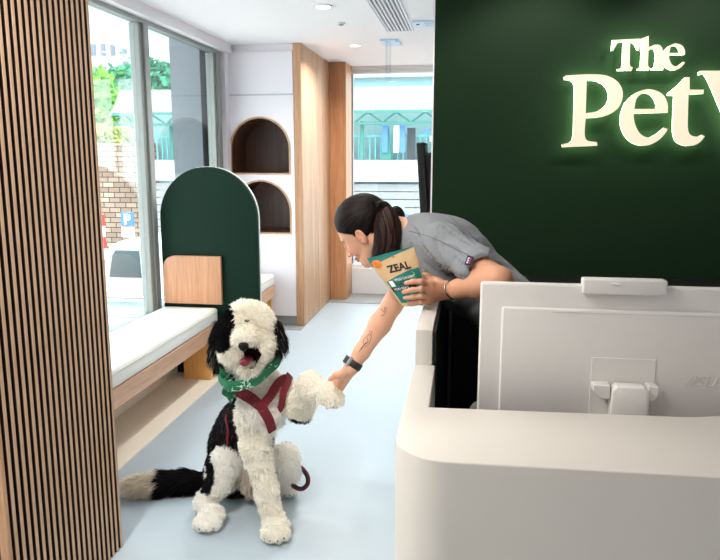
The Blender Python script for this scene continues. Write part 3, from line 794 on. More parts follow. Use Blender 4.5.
# pale blue car nearer the glass
M_car = pbr('pale_blue_paint', (128, 150, 164), 0.3)
cr_ = thing('car', (-5.0, 8.2, -2.1), 'pale blue van roof and side rail just outside the window', 'van')
B().box(-6.9, -3.6, 7.6, 9.0, -1.75, -0.58, 0.10, 4).build('body', M_car, cr_, smooth=True)
b = B().box(-6.7, -3.8, 7.585, 7.60, -0.98, -0.80, 0.0)
b.build('side_window', M_dark, cr_)
b = B().tube([(-6.6, 7.75, -0.50), (-3.9, 7.75, -0.50)], 0.02, 8).tube([(-6.6, 8.85, -0.50), (-3.9, 8.85, -0.50)], 0.02, 8)
for k in range(5):
    for y in (7.75, 8.85): b.tube([(-6.5 + k * 0.62, y, -0.585), (-6.5 + k * 0.62, y, -0.50)], 0.014, 8)
b.build('roof_rail', M_chrome, cr_)
for x in (-6.2, -4.3):
    for y in (7.72, 8.88): B().disc((x, y, -1.78), 0.32, 0.2, 28, 'Y').build('wheel', M_rubber, cr_)
# red and white barrier seen at the edge of the slats
rb = thing('traffic_barrier', (-8.4, 14.5, -2.1), 'red and white barrier post beside the stone wall', 'barrier')
for k in range(9):
    B().box(-8.12, -7.98, 14.4, 14.5, -2.1 + k * 0.25, -2.1 + k * 0.25 + 0.24).build('band', pbr('barrier_red', (220, 70, 70), 0.5) if k % 2 == 0 else wh, rb)
# towers
M_t1 = pbr('white_tower', (178, 180, 184), 0.8); M_t2 = pbr('pale_green_tower', (150, 172, 170), 0.8); M_t3 = pbr('blue_tower', (84, 128, 184), 0.6); M_wn = pbr('window_grey', (96, 106, 122), 0.4)
def tower(x0, x1, Y, zt, mat, label, nx, nz, zb=2.0, wm=None, depth=3, balc=False):
    t = thing('apartment_tower', ((x0 + x1) / 2, Y, -2.1), label, 'building', 'high-rise buildings in the distance')
    B().box(x0, x1, Y, Y + depth, -2.1, zt).build('wall', mat, t)
    B().box(x0 - 0.2, x1 + 0.2, Y - 0.2, Y + depth, zt, zt + 0.4).build('roof', mat, t)
    w = (x1 - x0) / nx; h = (zt - zb) / nz; pr_ = None; bp_ = None
    for i in range(nx):
        for j in range(nz):
            x = x0 + (i + 0.5) * w; z = zb + (j + 0.5) * h
            if pr_ is None:
                pr_ = B().box(x - w * 0.24, x + w * 0.24, Y - 0.06, Y - 0.001, z - h * 0.26, z + h * 0.26).build('window', wm or M_wn, t); l0 = pr_.location.copy(); xz = (x, z)
            else:
                c = pr_.copy(); COL.objects.link(c); c.parent = t; c.location = l0 + Vector((x - xz[0], 0, z - xz[1]))
    if balc:
        for j in range(nz):
            z = zb + (j + 0.1) * h
            B().box(x0 + 0.2, x1 - 0.2, Y - 1.0, Y, z - 0.1, z + 0.7).build('balcony', M_t1, t)
tower(-36.5, -30.9, 62, 26, M_t1, 'white high-rise tower at the left edge of the side window', 6, 12)
tower(-30.6, -27.6, 66, 19, M_t2, 'pale green plain high-rise behind the trees', 3, 12, wm=pbr('tower_glass', (140, 164, 164), 0.4))
tower(-29.6, -26.9, 58, 20, M_t1, 'narrow white tower with dark windows beside the window mullion', 3, 14)
tower(-26.6, -22.8, 56, 11.0, M_t1, 'white apartment block with stacked balconies right of the mullion', 4, 7, balc=True)
tower(-24.4, -21.8, 64, 16.5, M_t1, 'pale tower behind the balcony block', 3, 10)
tower(-22.2, -20.6, 58, 13.6, M_t3, 'bright blue glazed tower beyond the awning', 2, 6, wm=pbr('tower_blue_glass', (96, 150, 214), 0.3))
M_t4 = pbr('pale_cyan_block', (130, 164, 170), 0.8)
t = thing('low_block', (-3, 24, -2.1), 'pale cyan building above the awning outside the far window', 'building')
B().box(-5.2, 4, 24, 26, -2.1, 6.6).build('wall', M_t4, t)
B().box(-5.2, 4, 23.7, 24, 4.0, 4.12).box(-5.2, 4, 23.7, 24, 4.9, 5.02).build('ledge', M_t1, t)
for k in range(9):
    B().box(-4.9 + k * 0.98, -4.4 + k * 0.98, 23.93, 24, 4.25, 4.75).build('window', M_wn, t)
# trees
M_leaf = attrmat('leaves', 0.8, 0.1)
M_bark = pbr('bark', (120, 100, 84), 0.9, vary=0.2)
def tree(c, r, n, col, label, trunk=True, size=0.16, group=None):
    t = thing('tree', (c[0], c[1], -2.1), label, 'tree', group or 'trees beyond the stone wall')
    cl = rng.normal(size=(14, 3)); cl /= np.linalg.norm(cl, axis=1, keepdims=True); cl *= rng.uniform(0.3, 0.75, (14, 1))
    base = cl[rng.integers(0, 14, n)] + rng.normal(size=(n, 3)) * 0.22
    P = np.array(c) + base * np.array(r)
    a = rng.normal(size=(n, 3)); a /= np.linalg.norm(a, axis=1, keepdims=True)
    b_ = np.cross(a, rng.normal(size=(n, 3))); b_ /= np.linalg.norm(b_, axis=1, keepdims=True)
    s_ = size * rng.uniform(0.6, 1.3, (n, 1))
    V = np.stack([P - a * s_, P + b_ * s_ * 0.45, P + a * s_, P - b_ * s_ * 0.45], 1).reshape(-1, 3)
    Q = np.arange(4 * n).reshape(n, 4)
    cc = np.array([lin(q) for q in col]) * rng.uniform(0.7, 1.3, (n, 1))
    put('foliage', tomesh('foliage', V, [Q], np.repeat(cc, 4, 0)), M_leaf, t)
    if trunk:
        b2 = B().tube([(c[0], c[1], -2.1), (c[0] + 0.05, c[1], c[2] * 0.4), (c[0], c[1], c[2])], [0.16, 0.12, 0.06], 8)
        for k in range(5): b2.tube([(c[0], c[1], c[2] - 0.3), tuple(np.array(c) + cl[k] * np.array(r))], [0.05, 0.02], 6)
        b2.build('trunk', M_bark, t)
tree((-11.6, 21.5, 3.3), (1.3, 1.2, 1.2), 2600, (110, 170, 70), 'light green tree above the left end of the stone wall')
tree((-11.4, 24.5, 3.9), (1.5, 1.2, 1.0), 2600, (70, 140, 110), 'blue-green tree behind the light green one')
tree((-9.0, 19.5, 2.6), (0.9, 0.8, 0.6), 1500, (90, 150, 110), 'small blue-green tree behind the awning end')
tree((-9.9, 18.6, 1.75), (1.3, 0.5, 0.85), 2400, (176, 190, 110), 'pale flowering shrub growing over the stone wall', size=0.09)
tree((-9.6, 27.0, 4.1), (2.2, 0.8, 0.5), 2200, (100, 180, 110), 'clipped green hedge tree above the awning roof')
# ================================================================ the dog
def D(px, py, Y): return np.array(at(px, py, Y))
DS = []          # (group, a, b, ra, rb) remembered for colouring
f = Field((-1.50, 2.05, -0.03), (-0.32, 2.98, 0.99), 0.005)
def seg(g, a, b, ra, rb, k=0.03):
    f.cone(a, b, ra, rb, k); DS.append((g, a, b, ra, rb))
def egg(g, c, r, k=0.03, R=None):
    f.ell(c, r, k, R); m = sorted(r)[1]; DS.append((g, np.array(c), np.array(c) + 1e-4, m, m))
# trunk
seg('torso', D(261, 398, 2.52), D(242, 440, 2.62), 0.084, 0.104, 0.04)
seg('torso', D(240, 440, 2.62), D(236, 470, 2.70), 0.115, 0.118, 0.05)
egg('torso', D(262, 408, 2.46), (0.085, 0.075, 0.10), 0.04)
egg('torso', D(238, 425, 2.60), (0.07, 0.09, 0.10), 0.04)
seg('neck', D(255, 388, 2.50), D(250, 350, 2.45), 0.078, 0.078, 0.03)
# head
HC = D(247.5, 333, 2.43)
egg('head', HC, (0.098, 0.102, 0.114), 0.03)
egg('head', D(250, 321, 2.41), (0.076, 0.07, 0.060), 0.03)
egg('head', D(235, 350, 2.36), (0.050, 0.055, 0.048), 0.03)      # cheeks of the muzzle
egg('head', D(257, 346, 2.37), (0.054, 0.055, 0.054), 0.03)
egg('head', D(246, 338, 2.32), (0.040, 0.060, 0.034), 0.025)     # bridge
egg('head', D(250, 366, 2.36), (0.040, 0.050, 0.030), 0.02)      # lower jaw
f.ell(D(249.5, 357, 2.285), (0.030, 0.060, 0.030), 0.006, op='cut')
f.ell(D(247, 321, 2.330), (0.012, 0.012, 0.007), 0.008, op='cut')
# ears
egg('ear_a', D(219, 336, 2.44), (0.020, 0.045, 0.060), 0.02)
egg('ear_a', D(216, 350, 2.43), (0.016, 0.036, 0.042), 0.02)
egg('ear_b', D(276, 332, 2.45), (0.020, 0.040, 0.045), 0.02)
egg('ear_b', D(280, 341, 2.44), (0.016, 0.033, 0.028), 0.02)
# straight foreleg and paw
seg('fore', D(250, 412, 2.46), D(256, 448, 2.43), 0.058, 0.050, 0.03)
seg('fore', D(256, 448, 2.43), D(267, 492, 2.385), 0.048, 0.038, 0.03)
seg('fore', D(267, 492, 2.385), D(272, 514, 2.37), 0.038, 0.038, 0.02)
def paw(g, c, ang, s=1.0, tilt=0.0):
    """c: centre, ang: heading (0 = towards -y), s: size"""
    R = np.array((Matrix.Rotation(ang, 3, 'Z') @ Matrix.Rotation(tilt, 3, 'X')))
    egg(g, c, (0.038 * s, 0.050 * s, 0.028 * s), 0.02, R)
    for k, (dx, dy) in enumerate(((-0.027, -0.030), (-0.010, -0.042), (0.011, -0.042), (0.028, -0.030))):
        q = c + R @ np.array((dx * s, dy * s, -0.006 * s))
        f.ell(q, (0.0145 * s, 0.020 * s, 0.017 * s), 0.003, R)
        DS.append((g, q, q + 1e-4, 0.016 * s, 0.016 * s)); PAWTIPS.append((q, R @ np.array((0, -1.0, 0)), s, g))
PAWTIPS = []
pc = D(276, 523, 2.34); pc[2] = 0.042
paw('fore', pc, 0.15, 1.3)
# raised foreleg, paw given
seg('raise', D(281, 388, 2.50), D(300, 408, 2.44), 0.050, 0.042, 0.03)
seg('raise', D(300, 410, 2.44), D(310, 386, 2.36), 0.040, 0.044, 0.03)
seg('raise', D(310, 385, 2.36), D(324, 392, 2.30), 0.040, 0.036, 0.02)
Rp = np.array(Matrix.Rotation(radians(66), 3, 'Z') @ Matrix.Rotation(radians(22), 3, 'X'))
pw = D(329, 394, 2.28)
egg('raise', pw, (0.042, 0.048, 0.036), 0.02, Rp)
for dx, dy in ((-0.026, -0.028), (-0.009, -0.040), (0.010, -0.040), (0.026, -0.028)):
    q = pw + Rp @ np.array((dx, dy, -0.004)); f.ell(q, (0.0145, 0.020, 0.021), 0.003, Rp); DS.append(('raise', q, q + 1e-4, 0.015, 0.015)); PAWTIPS.append((q, Rp @ np.array((0, -1.0, 0)), 1, 'raise'))
# near hind leg
seg('hind', D(226, 474, 2.66), D(226, 462, 2.50), 0.090, 0.060, 0.03)
seg('hind', D(227, 460, 2.50), D(218, 484, 2.46), 0.052, 0.043, 0.02)
seg('hind', D(218, 484, 2.46), D(205, 502, 2.46), 0.043, 0.038, 0.02)
hc = D(205, 504, 2.455); hc[2] = max(hc[2], 0.05); egg('hind', hc, (0.042, 0.050, 0.042), 0.02)
hp = D(211, 516, 2.375); hp[2] = 0.042
paw('hind', hp, -0.05, 1.3)
# far hind leg
seg('hind2', D(262, 470, 2.66), D(286, 455, 2.58), 0.075, 0.048, 0.03)
seg('hind2', D(287, 460, 2.58), D(290, 474, 2.62), 0.047, 0.040, 0.02)
h2 = np.array(atz(287, 487, 0.03)); h2[2] = 0.034
seg('hind2', D(290, 474, 2.62), h2 + (0, 0.03, 0.02), 0.038, 0.034, 0.02)
paw('hind2', h2, 0.25, 1.0)
# belly and tail
egg('belly', D(250, 474, 2.56), (0.055, 0.06, 0.075), 0.03)
egg('belly', D(251, 488, 2.55), (0.020, 0.030, 0.040), 0.02)
T0 = D(214, 484, 2.66); T1 = D(186, 485, 2.62); T2 = D(160, 485, 2.58); T3 = D(134, 486, 2.545)
for q in (T1, T2, T3): q[2] = max(q[2], 0.055)
seg('tail', T0, T1, 0.038, 0.038, 0.02); seg('tail', T1, T2, 0.038, 0.040, 0.02); seg('tail', T2, T3, 0.040, 0.030, 0.02)
P = f.grid()
zone = np.abs(f.v) < 0.03
lump = sines(P, 210, 3, 7)
big = sines(P, 95, 4, 6)
f.v += (lump * 0.0035 + big * 0.003 + sines(P, 280, 5, 7) * 0.0070 * (P[2] > 0.12)).astype(np.float32)
# rest flat on the floor
f.v = np.maximum(f.v, (0.004 - P[2]).astype(np.float32))
V, Q = f.mesh(); del P, zone, lump, big
V = relax(V, Q, 1, 0.4)
# keep the one largest skin, drop inner bubbles
def largest(V, Q):
    n = len(V); lab = np.arange(n)
    while True:
        m = lab[Q].min(1)
        new = lab.copy()
        for k in range(4): np.minimum.at(new, Q[:, k], m)
        new = new[new]
        if (new == lab).all(): break
        lab = new
    c = np.bincount(lab, minlength=n); keep = lab == c.argmax()
    idx = np.cumsum(keep) - 1
    return V[keep], idx[Q[keep[Q[:, 0]]]]
V, Q = largest(V, Q)
N = vnormals(V, Q)
GR = ['torso', 'neck', 'head', 'ear_a', 'ear_b', 'fore', 'raise', 'hind', 'hind2', 'belly', 'tail']
def groups(V):
    best = np.full(len(V), 9.0); g_ = np.zeros(len(V), int)
    for g, a, b, ra, rb in DS:
        a = np.array(a, float); b = np.array(b, float); ab = b - a; L2 = max((ab ** 2).sum(), 1e-9)
        t = np.clip(((V - a) @ ab) / L2, 0, 1)
        d = np.linalg.norm(V - a - t[:, None] * ab, axis=1) - (ra + (rb - ra) * t)
        w_ = d < best; best[w_] = d[w_]; g_[w_] = GR.index(g)
    return g_
G = groups(V)
gi_ = {g: i for i, g in enumerate(GR)}
def inell(V, c, r):
    return (((V - np.array(c)) / np.array(r)) ** 2).sum(1)
CW = np.array([lin(254), lin(251), lin(245)]); CWC = np.array([lin(254), lin(250), lin(240)])
CB = np.array([lin(26), lin(24), lin(26)]); CG = np.array([lin(62), lin(58), lin(58)])
nz = sines((V[:, 0], V[:, 1], V[:, 2]), 60, 9, 6)
def black_mask(V, G, nz):
    b = np.zeros(len(V))
    hd = np.isin(G, [gi_['head'], gi_['neck']])
    b = np.where(G == gi_['ear_a'], 1, b); b = np.where(G == gi_['ear_b'], 1, b)
    # patch over the eye and side of the head next to the first ear
    e = inell(V, D(223, 329, 2.36), (0.058, 0.16, 0.082)) + nz * 0.15
    b = np.where(hd & (e < 1), 1, b)
    b = np.where(hd & (V[:, 0] < D(232, 340, 2.45)[0]) & (V[:, 1] > 2.47), 1, b)
    e = inell(V, D(284, 340, 2.48), (0.05, 0.07, 0.05)); b = np.where(hd & (e < 1), 1, b)
    # back and flank
    xb = D(243, 420, 2.45)[0]
    tz = np.isin(G, [gi_['torso'], gi_['neck'], gi_['fore']])
    flank = (V[:, 0] + nz * 0.008 < xb - 0.012) & (V[:, 2] < 0.60) & (V[:, 2] > 0.20)
    b = np.where(tz & (G != gi_['fore']) & flank, 1, b)
    b = np.where((G == gi_['fore']) & (V[:, 2] > 0.28) & flank & (V[:, 1] > 2.43), 1, b)
    b = np.where(np.isin(G, [gi_['torso'], gi_['neck']]) & (V[:, 1] > 2.60 + nz * 0.01), 1, b)
    b = np.where((G == gi_['torso']) & (V[:, 2] < 0.22) & (V[:, 1] > 2.55) & (V[:, 0] < -0.84), 1, b)
    b = np.where((G == gi_['hind']) & (V[:, 1] > 2.60 + nz * 0.01), 1, b)
    b = np.where((G == gi_['hind']) & (inell(V, D(204, 475, 2.46), (0.058, 0.15, 0.066)) < 1 + nz * 0.2), 1, b)
    b = np.where((G == gi_['raise']) & (inell(V, D(297, 422, 2.44), (0.07, 0.09, 0.030)) < 1), 1, b)
    b = np.where((G == gi_['tail']) & (V[:, 0] > D(161, 485, 2.58)[0] + nz * 0.01), 1, b)
    return b
BM = black_mask(V, G, nz)
def fur_colour(V, G, BM, r_):
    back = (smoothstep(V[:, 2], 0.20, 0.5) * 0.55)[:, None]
    wt = np.isin(G, [gi_['fore'], gi_['raise'], gi_['head']])[:, None]
    w_ = np.where(wt, CWC, CW)
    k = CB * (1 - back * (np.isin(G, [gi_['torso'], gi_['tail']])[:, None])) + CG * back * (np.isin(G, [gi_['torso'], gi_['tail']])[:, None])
    c = np.where(BM[:, None] > 0.5, k, w_)
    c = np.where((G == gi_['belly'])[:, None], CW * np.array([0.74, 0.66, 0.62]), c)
    c = np.where(((G == gi_['tail']) & (BM < 0.5))[:, None], np.array([lin(242), lin(230), lin(212)]), c)
    return c * r_
mouth = inell(V, D(249.5, 357, 2.285), (0.033, 0.075, 0.033)) < 1.25
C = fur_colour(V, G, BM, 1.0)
C[mouth] = (lin(46), lin(14), lin(16))
socket = inell(V, D(247, 321, 2.33), (0.012, 0.014, 0.007)) < 1.1
C[socket] = (lin(40), lin(26), lin(22))
dog_bvh = BVHTree.FromPolygons([Vector(v) for v in V], Q.tolist())
# fur: short tapering strands grown from the skin
def fur(V, Q, N, G, BM, n):
    A = np.linalg.norm(np.cross(V[Q[:, 2]] - V[Q[:, 0]], V[Q[:, 3]] - V[Q[:, 1]]), axis=1)
    w_ = A.copy()
    gq = G[Q[:, 0]]
    w_ *= np.where(np.isin(gq, [gi_['head'], gi_['ear_a'], gi_['ear_b'], gi_['fore'], gi_['raise']]), 1.5, 1.0)
    w_ *= np.where(V[Q[:, 0], 1] > 2.75, 0.35, 1.0)
    bad = (mouth | socket)[Q[:, 0]] | (V[Q[:, 0], 2] < 0.006)
    w_[bad] = 0
    qi = rng.choice(len(Q), n, p=w_ / w_.sum())
    bc = rng.dirichlet((1, 1, 1, 1), n)
    P0 = (V[Q[qi]] * bc[:, :, None]).sum(1); Nn = (N[Q[qi]] * bc[:, :, None]).sum(1); Nn /= np.linalg.norm(Nn, axis=1, keepdims=True) + 1e-9
    g = G[Q[qi, 0]]; bm_ = BM[Q[qi, 0]]
    L = np.full(n, 0.016); w0 = np.full(n, 0.0013); dn = np.full(n, 0.35); curl = np.full(n, 0.75); side = np.zeros((n, 3))
    ct_ = np.isin(g, [gi_['torso'], gi_['neck']]); L[ct_] = 0.021; curl[ct_] = 1.0
    hd = g == gi_['head']; L[hd] = 0.020; dn[hd] = 0.30; curl[hd] = 0.35
    tb = np.isin(g, [gi_['torso'], gi_['neck']]) & (bm_ > 0.5); L[tb] = 0.020; dn[tb] = 1.2; curl[tb] = 0.25
    ea = np.isin(g, [gi_['ear_a'], gi_['ear_b']]); L[ea] = 0.034; dn[ea] = 1.7; curl[ea] = 0.2
    ta = g == gi_['tail']; L[ta] = 0.045; dn[ta] = 0.25; curl[ta] = 0.2
    side[ta] = (T3 - T1) / np.linalg.norm(T3 - T1) * 1.6
    lg = np.isin(g, [gi_['fore'], gi_['raise'], gi_['hind'], gi_['hind2']]); L[lg] = 0.012
    pawz = np.isin(g, [gi_['fore'], gi_['hind'], gi_['hind2']]) & (P0[:, 2] < 0.07); L[pawz] = 0.008
    pr_ = (g == gi_['raise']) & (np.linalg.norm(P0 - pw, axis=1) < 0.06); L[pr_] = 0.007
    # short round the nose and mouth
    dnose = np.linalg.norm(P0 - D(246, 350, 2.27), axis=1); L *= np.where(hd, np.clip(0.10 + dnose / 0.10, 0.22, 1), 1)
    L *= rng.uniform(0.6, 1.15, n)
    # comb: down and away from the middle of the face
    q = (P0[:, 0], P0[:, 1], P0[:, 2])
    cf = np.stack([sines(q, 190, 20 + k, 6) for k in range(3)], 1) * 1.6
    d = Nn + side + cf * curl[:, None] + rng.normal(size=(n, 3)) * 0.16
    d[:, 2] -= dn
    # stay outside the skin
    dd = (d * Nn).sum(1, keepdims=True); d += Nn * np.maximum(0.22 - dd / np.linalg.norm(d, axis=1, keepdims=True), 0) * 1.2
    d /= np.linalg.norm(d, axis=1, keepdims=True)
    sd = np.cross(d, Nn + rng.normal(size=(n, 3)) * 0.7); sd /= np.linalg.norm(sd, axis=1, keepdims=True) + 1e-9
    ts = (0.0, 0.35, 0.7, 1.0); vs_ = []
    bend = cf * 0.35 * curl[:, None]; bend[:, 2] -= 0.15 + dn * 0.25
    ph = rng.uniform(0, 6.28, (n, 1))
    for k, t in enumerate(ts):
        wv = np.cross(d, sd) * (np.sin(ph + t * 5.0) * 0.12 * curl[:, None])
        c_ = P0 - Nn * 0.001 + (d * t + bend * t * t + wv * t) * L[:, None]
        c_[:, 2] = np.maximum(c_[:, 2], 0.003)
        ww = w0[:, None] * (1.0, 0.95, 0.65, 0.0)[k] * np.where(ta, 1.1, 1.0)[:, None]
        if k < 3: vs_ += [c_ - sd * ww, c_ + sd * ww]
        else: vs_ += [c_]
    VV = np.stack(vs_, 1).reshape(-1, 3)
    o = (np.arange(n) * 7)[:, None]
    q1 = o + np.array([[0, 1, 3, 2]]); q2 = o + np.array([[2, 3, 5, 4]]); t3 = o + np.array([[4, 5, 6]])
    r_ = (1 + rng.normal(size=(n, 1)) * 0.07).clip(0.75, 1.2)
    top_ = (g == gi_['head']) & (inell(P0, D(239, 298, 2.43), (0.030, 0.05, 0.016)) < 1) & (rng.random(n) < 0.45)
    bm_ = np.where(top_, 1, bm_)
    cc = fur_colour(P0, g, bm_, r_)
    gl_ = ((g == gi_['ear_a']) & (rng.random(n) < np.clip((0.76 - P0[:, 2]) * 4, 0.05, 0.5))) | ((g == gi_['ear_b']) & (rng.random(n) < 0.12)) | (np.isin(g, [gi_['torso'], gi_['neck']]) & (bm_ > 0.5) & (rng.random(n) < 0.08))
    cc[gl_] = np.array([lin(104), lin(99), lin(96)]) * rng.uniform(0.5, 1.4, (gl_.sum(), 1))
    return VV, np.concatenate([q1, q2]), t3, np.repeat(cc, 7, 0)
FV, FQ, FT, FC = fur(V, Q, N, G, BM, N_FUR)
me = tomesh('dog_body', np.concatenate([V, FV]), [np.concatenate([Q, FQ + len(V)]), FT + len(V)], np.concatenate([C, FC]))
M_fur = attrmat('dog_coat', 0.85, 0.1, transl=0.35)
dog = thing('dog', (-0.82, 2.5, 0), 'large shaggy white and black dog sitting, smiling, offering its front paw', 'dog')
put('body', me, M_fur, dog)
M_nose = pbr('wet_black_nose', (5, 5, 6), 0.45, spec=0.25, bump=0.4, bscale=400)
def spline0(P, n):
    out = []
    for i in range(len(P) - 1):
        a = P[max(i - 1, 0)]; b_ = P[i]; c = P[i + 1]; d = P[min(i + 2, len(P) - 1)]
        for k in range(n):
            t = k / n; out.append(0.5 * ((2 * b_) + (c - a) * t + (2 * a - 5 * b_ + 4 * c - d) * t * t + (3 * b_ - a - 3 * c + d) * t ** 3))
    return out + [P[-1]]
# nose
nf = Field(D(243, 346, 2.27) - 0.05, D(243, 346, 2.27) + 0.05, 0.0016)
nc = D(243.5, 346, 2.262)
nf.ell(nc, (0.0185, 0.014, 0.0135), 0.004).ell(nc + (0, -0.002, -0.008), (0.011, 0.012, 0.010), 0.006).ell(nc + (0, 0.02, 0), (0.015, 0.02, 0.012), 0.006)
for s_ in (-1, 1): nf.ell(nc + (s_ * 0.0085, -0.0125, -0.003), (0.0042, 0.006, 0.0034), 0.002, op='cut')
nv, nq = nf.mesh(); put('nose', tomesh('nose', nv, [nq]), M_nose, dog)
# tongue, lips
tf = Field(D(248, 361, 2.3) - 0.07, D(248, 361, 2.3) + 0.07, 0.002)
tc_ = D(247.5, 359, 2.322)
tf.ell(tc_, (0.0185, 0.036, 0.010), 0.004).ell(tc_ + (-0.003, -0.024, -0.006), (0.018, 0.014, 0.014), 0.010).cone(tc_ + (0, -0.04, 0.012), tc_ + (0, 0.0, 0.011), 0.002, 0.003, 0.004, 'cut')
tv2, tq2 = tf.mesh(); put('tongue', tomesh('tongue', tv2, [tq2]), pbr('tongue_pink', (136, 42, 56), 0.35, sss=0.1), dog)
lp = []
for px, py in ((255, 349), (257, 353), (257.5, 358), (256.5, 363), (254, 367), (250, 368)):
    h_ = dog_bvh.ray_cast(Vector((0, 0, CH)), ray(px, py).normalized()); lp.append(h_[0] + Vector((0, -0.004, 0)) if h_[0] else Vector(D(px, py, 2.3)))
B().tube(spline0(lp, 4), [0.0036] * (len(spline0(lp, 4)) - 1) + [0.001], 8).build('lips', M_nose, dog, smooth=True)
for px, py, Y in ((247.5, 321.5, 2.338), (229, 327, 2.340)):
    h = dog_bvh.ray_cast(Vector((0, 0, CH)), ray(px, py).normalized())
    c = h[0] if h[0] else Vector(D(px, py, Y))
    B().ball(c + Vector((0, 0.003, 0)), (0.0085, 0.008, 0.0055)).build('eye', M_nose, dog, smooth=True)
b = B()
for q, dr_, s_, g in PAWTIPS:
    if g in ('fore', 'hind', 'hind2'):
        p0 = Vector(q) + Vector(dr_) * 0.016 * s_ + Vector((0, 0, -0.004)); 
        nl = B().tube([p0, p0 + Vector(dr_) * 0.007 + Vector((0, 0, -0.004))], [0.0035, 0.0012], 8).build('claw', pbr('claw_grey', (80, 70, 64), 0.4) if 'claw_grey' not in bpy.data.materials else bpy.data.materials['claw_grey'], dog)
# dark pads and nails under the offered paw
for k, (dx, dy) in enumerate(((-0.02, -0.040), (-0.004, -0.048), (0.012, -0.046))):
    q = Vector(pw + Rp @ np.array((dx, dy, -0.018)))
    B().ball(q, (0.0055, 0.007, 0.0045)).build('toe_pad', pbr('dark_red_pad', (110, 36, 44), 0.5) if 'dark_red_pad' not in bpy.data.materials else bpy.data.materials['dark_red_pad'], dog, smooth=True)

# ---- harness: straps laid over the coat
def cast(px, py, off=0.015):
    h = dog_bvh.ray_cast(Vector((0, 0, CH)), ray(px, py).normalized())
    if h[0] is None: return None
    return h[0] + h[1] * off, h[1]
def ribbon(pts, nrm, w, name, mat, par, th=0.003, closed=False):
    """a strap of width w (list or number) lying on a surface with normals nrm"""
    n = len(pts); w = w if isinstance(w, list) else [w] * n
    bm = bmesh.new(); rings = []
    for i in range(n):
        a = pts[(i - 1) % n] if closed else pts[max(i - 1, 0)]
        c = pts[(i + 1) % n] if closed else pts[min(i + 1, n - 1)]
        t = (c - a).normalized(); nn = (nrm[i] - t * nrm[i].dot(t)).normalized(); s_ = t.cross(nn).normalized()
        m = [bm.verts.new(pts[i] + s_ * (w[i] * 0.5 * u) + nn * (v * th)) for u, v in ((-1, -0.6), (-1, 0.3), (-0.8, 0.6), (0, 0.8), (0.8, 0.6), (1, 0.3), (1, -0.6), (0, -0.6))]
        rings.append(m)
    K = 8
    for i in range(n if closed else n - 1):
        r0, r1 = rings[i], rings[(i + 1) % n]
        for k in range(K): bm.faces.new((r0[k], r0[(k + 1) % K], r1[(k + 1) % K], r1[k]))
    if not closed: bm.faces.new(rings[0][::-1]); bm.faces.new(rings[-1])
    bmesh.ops.recalc_face_normals(bm, faces=bm.faces)
    b = B(); b.bm.free(); b.bm = bm
    return b.build(name, mat, par, smooth=True, angle=0.9)
def spline(P, n):
    P = [Vector(p) for p in P]; out = []
    for i in range(len(P) - 1):
        a = P[max(i - 1, 0)]; b_ = P[i]; c = P[i + 1]; d = P[min(i + 2, len(P) - 1)]
        for k in range(n):
            t = k / n
            out.append(0.5 * ((2 * b_) + (c - a) * t + (2 * a - 5 * b_ + 4 * c - d) * t * t + (3 * b_ - a - 3 * c + d) * t ** 3))
    out.append(P[-1]); return out
def strap(pix, w, name='strap', off=0.014, par=None):
    pp = spline([(x, y, 0) for x, y in pix], 6); ww = []
    pts, nn = [], []
    for i, p in enumerate(pp):
        h = cast(p.x, p.y, off)
        if h: pts.append(h[0]); nn.append(h[1]); ww.append(w if not isinstance(w, (list, tuple)) else w[0] + (w[1] - w[0]) * i / (len(pp) - 1))
    for _ in range(3):
        pts = [pts[0]] + [(pts[i - 1] + pts[i] * 2 + pts[i + 1]) / 4 for i in range(1, len(pts) - 1)] + [pts[-1]]
        nn = [nn[0]] + [(nn[i - 1] + nn[i] * 2 + nn[i + 1]).normalized() for i in range(1, len(nn) - 1)] + [nn[-1]]
    return ribbon(pts, nn, ww, name, M_harn, par)
M_harn = pbr('maroon_webbing', (104, 12, 28), 0.8, vary=0.06, bump=0.3, bscale=700)
har = B().box(-0.765, -0.735, 2.36, 2.37, 0.5, 0.52).build('harness', M_harn, dog)
h = cast(263, 402, 0.017)
me_old = har.data
bpy.data.objects.remove(har)
pts = spline([(240, 390, 0), (250, 397, 0), (261, 405, 0), (267, 414, 0), (270, 427, 0)], 6)
har = strap([(238, 388), (249, 396), (260, 404), (267, 414), (270, 428)], (0.046, 0.034), 'harness', 0.021, dog)
strap([(261, 405), (271, 394), (284, 380)], 0.034, 'shoulder_strap', 0.023, har)
strap([(285, 367), (287, 380), (286, 394), (284, 408)], (0.034, 0.026), 'shoulder_strap', 0.021, har)
strap([(229, 414), (231, 428), (230, 442)], 0.012, 'side_strap', 0.018, har)
# girth strap round the chest
axis_c = Vector(D(248, 425, 2.58)); ring = []; rn = []
for k in range(48):
    a = 2 * pi * k / 48
    d = Vector((cos(a), sin(a) * 0.96, sin(a) * 0.25))
    h2_ = dog_bvh.ray_cast(axis_c + d * 0.35, -d)
    if h2_[0] and (h2_[0] - axis_c).length < 0.24: ring.append(h2_[0] + h2_[1] * 0.010); rn.append(h2_[1])
h = dog_bvh
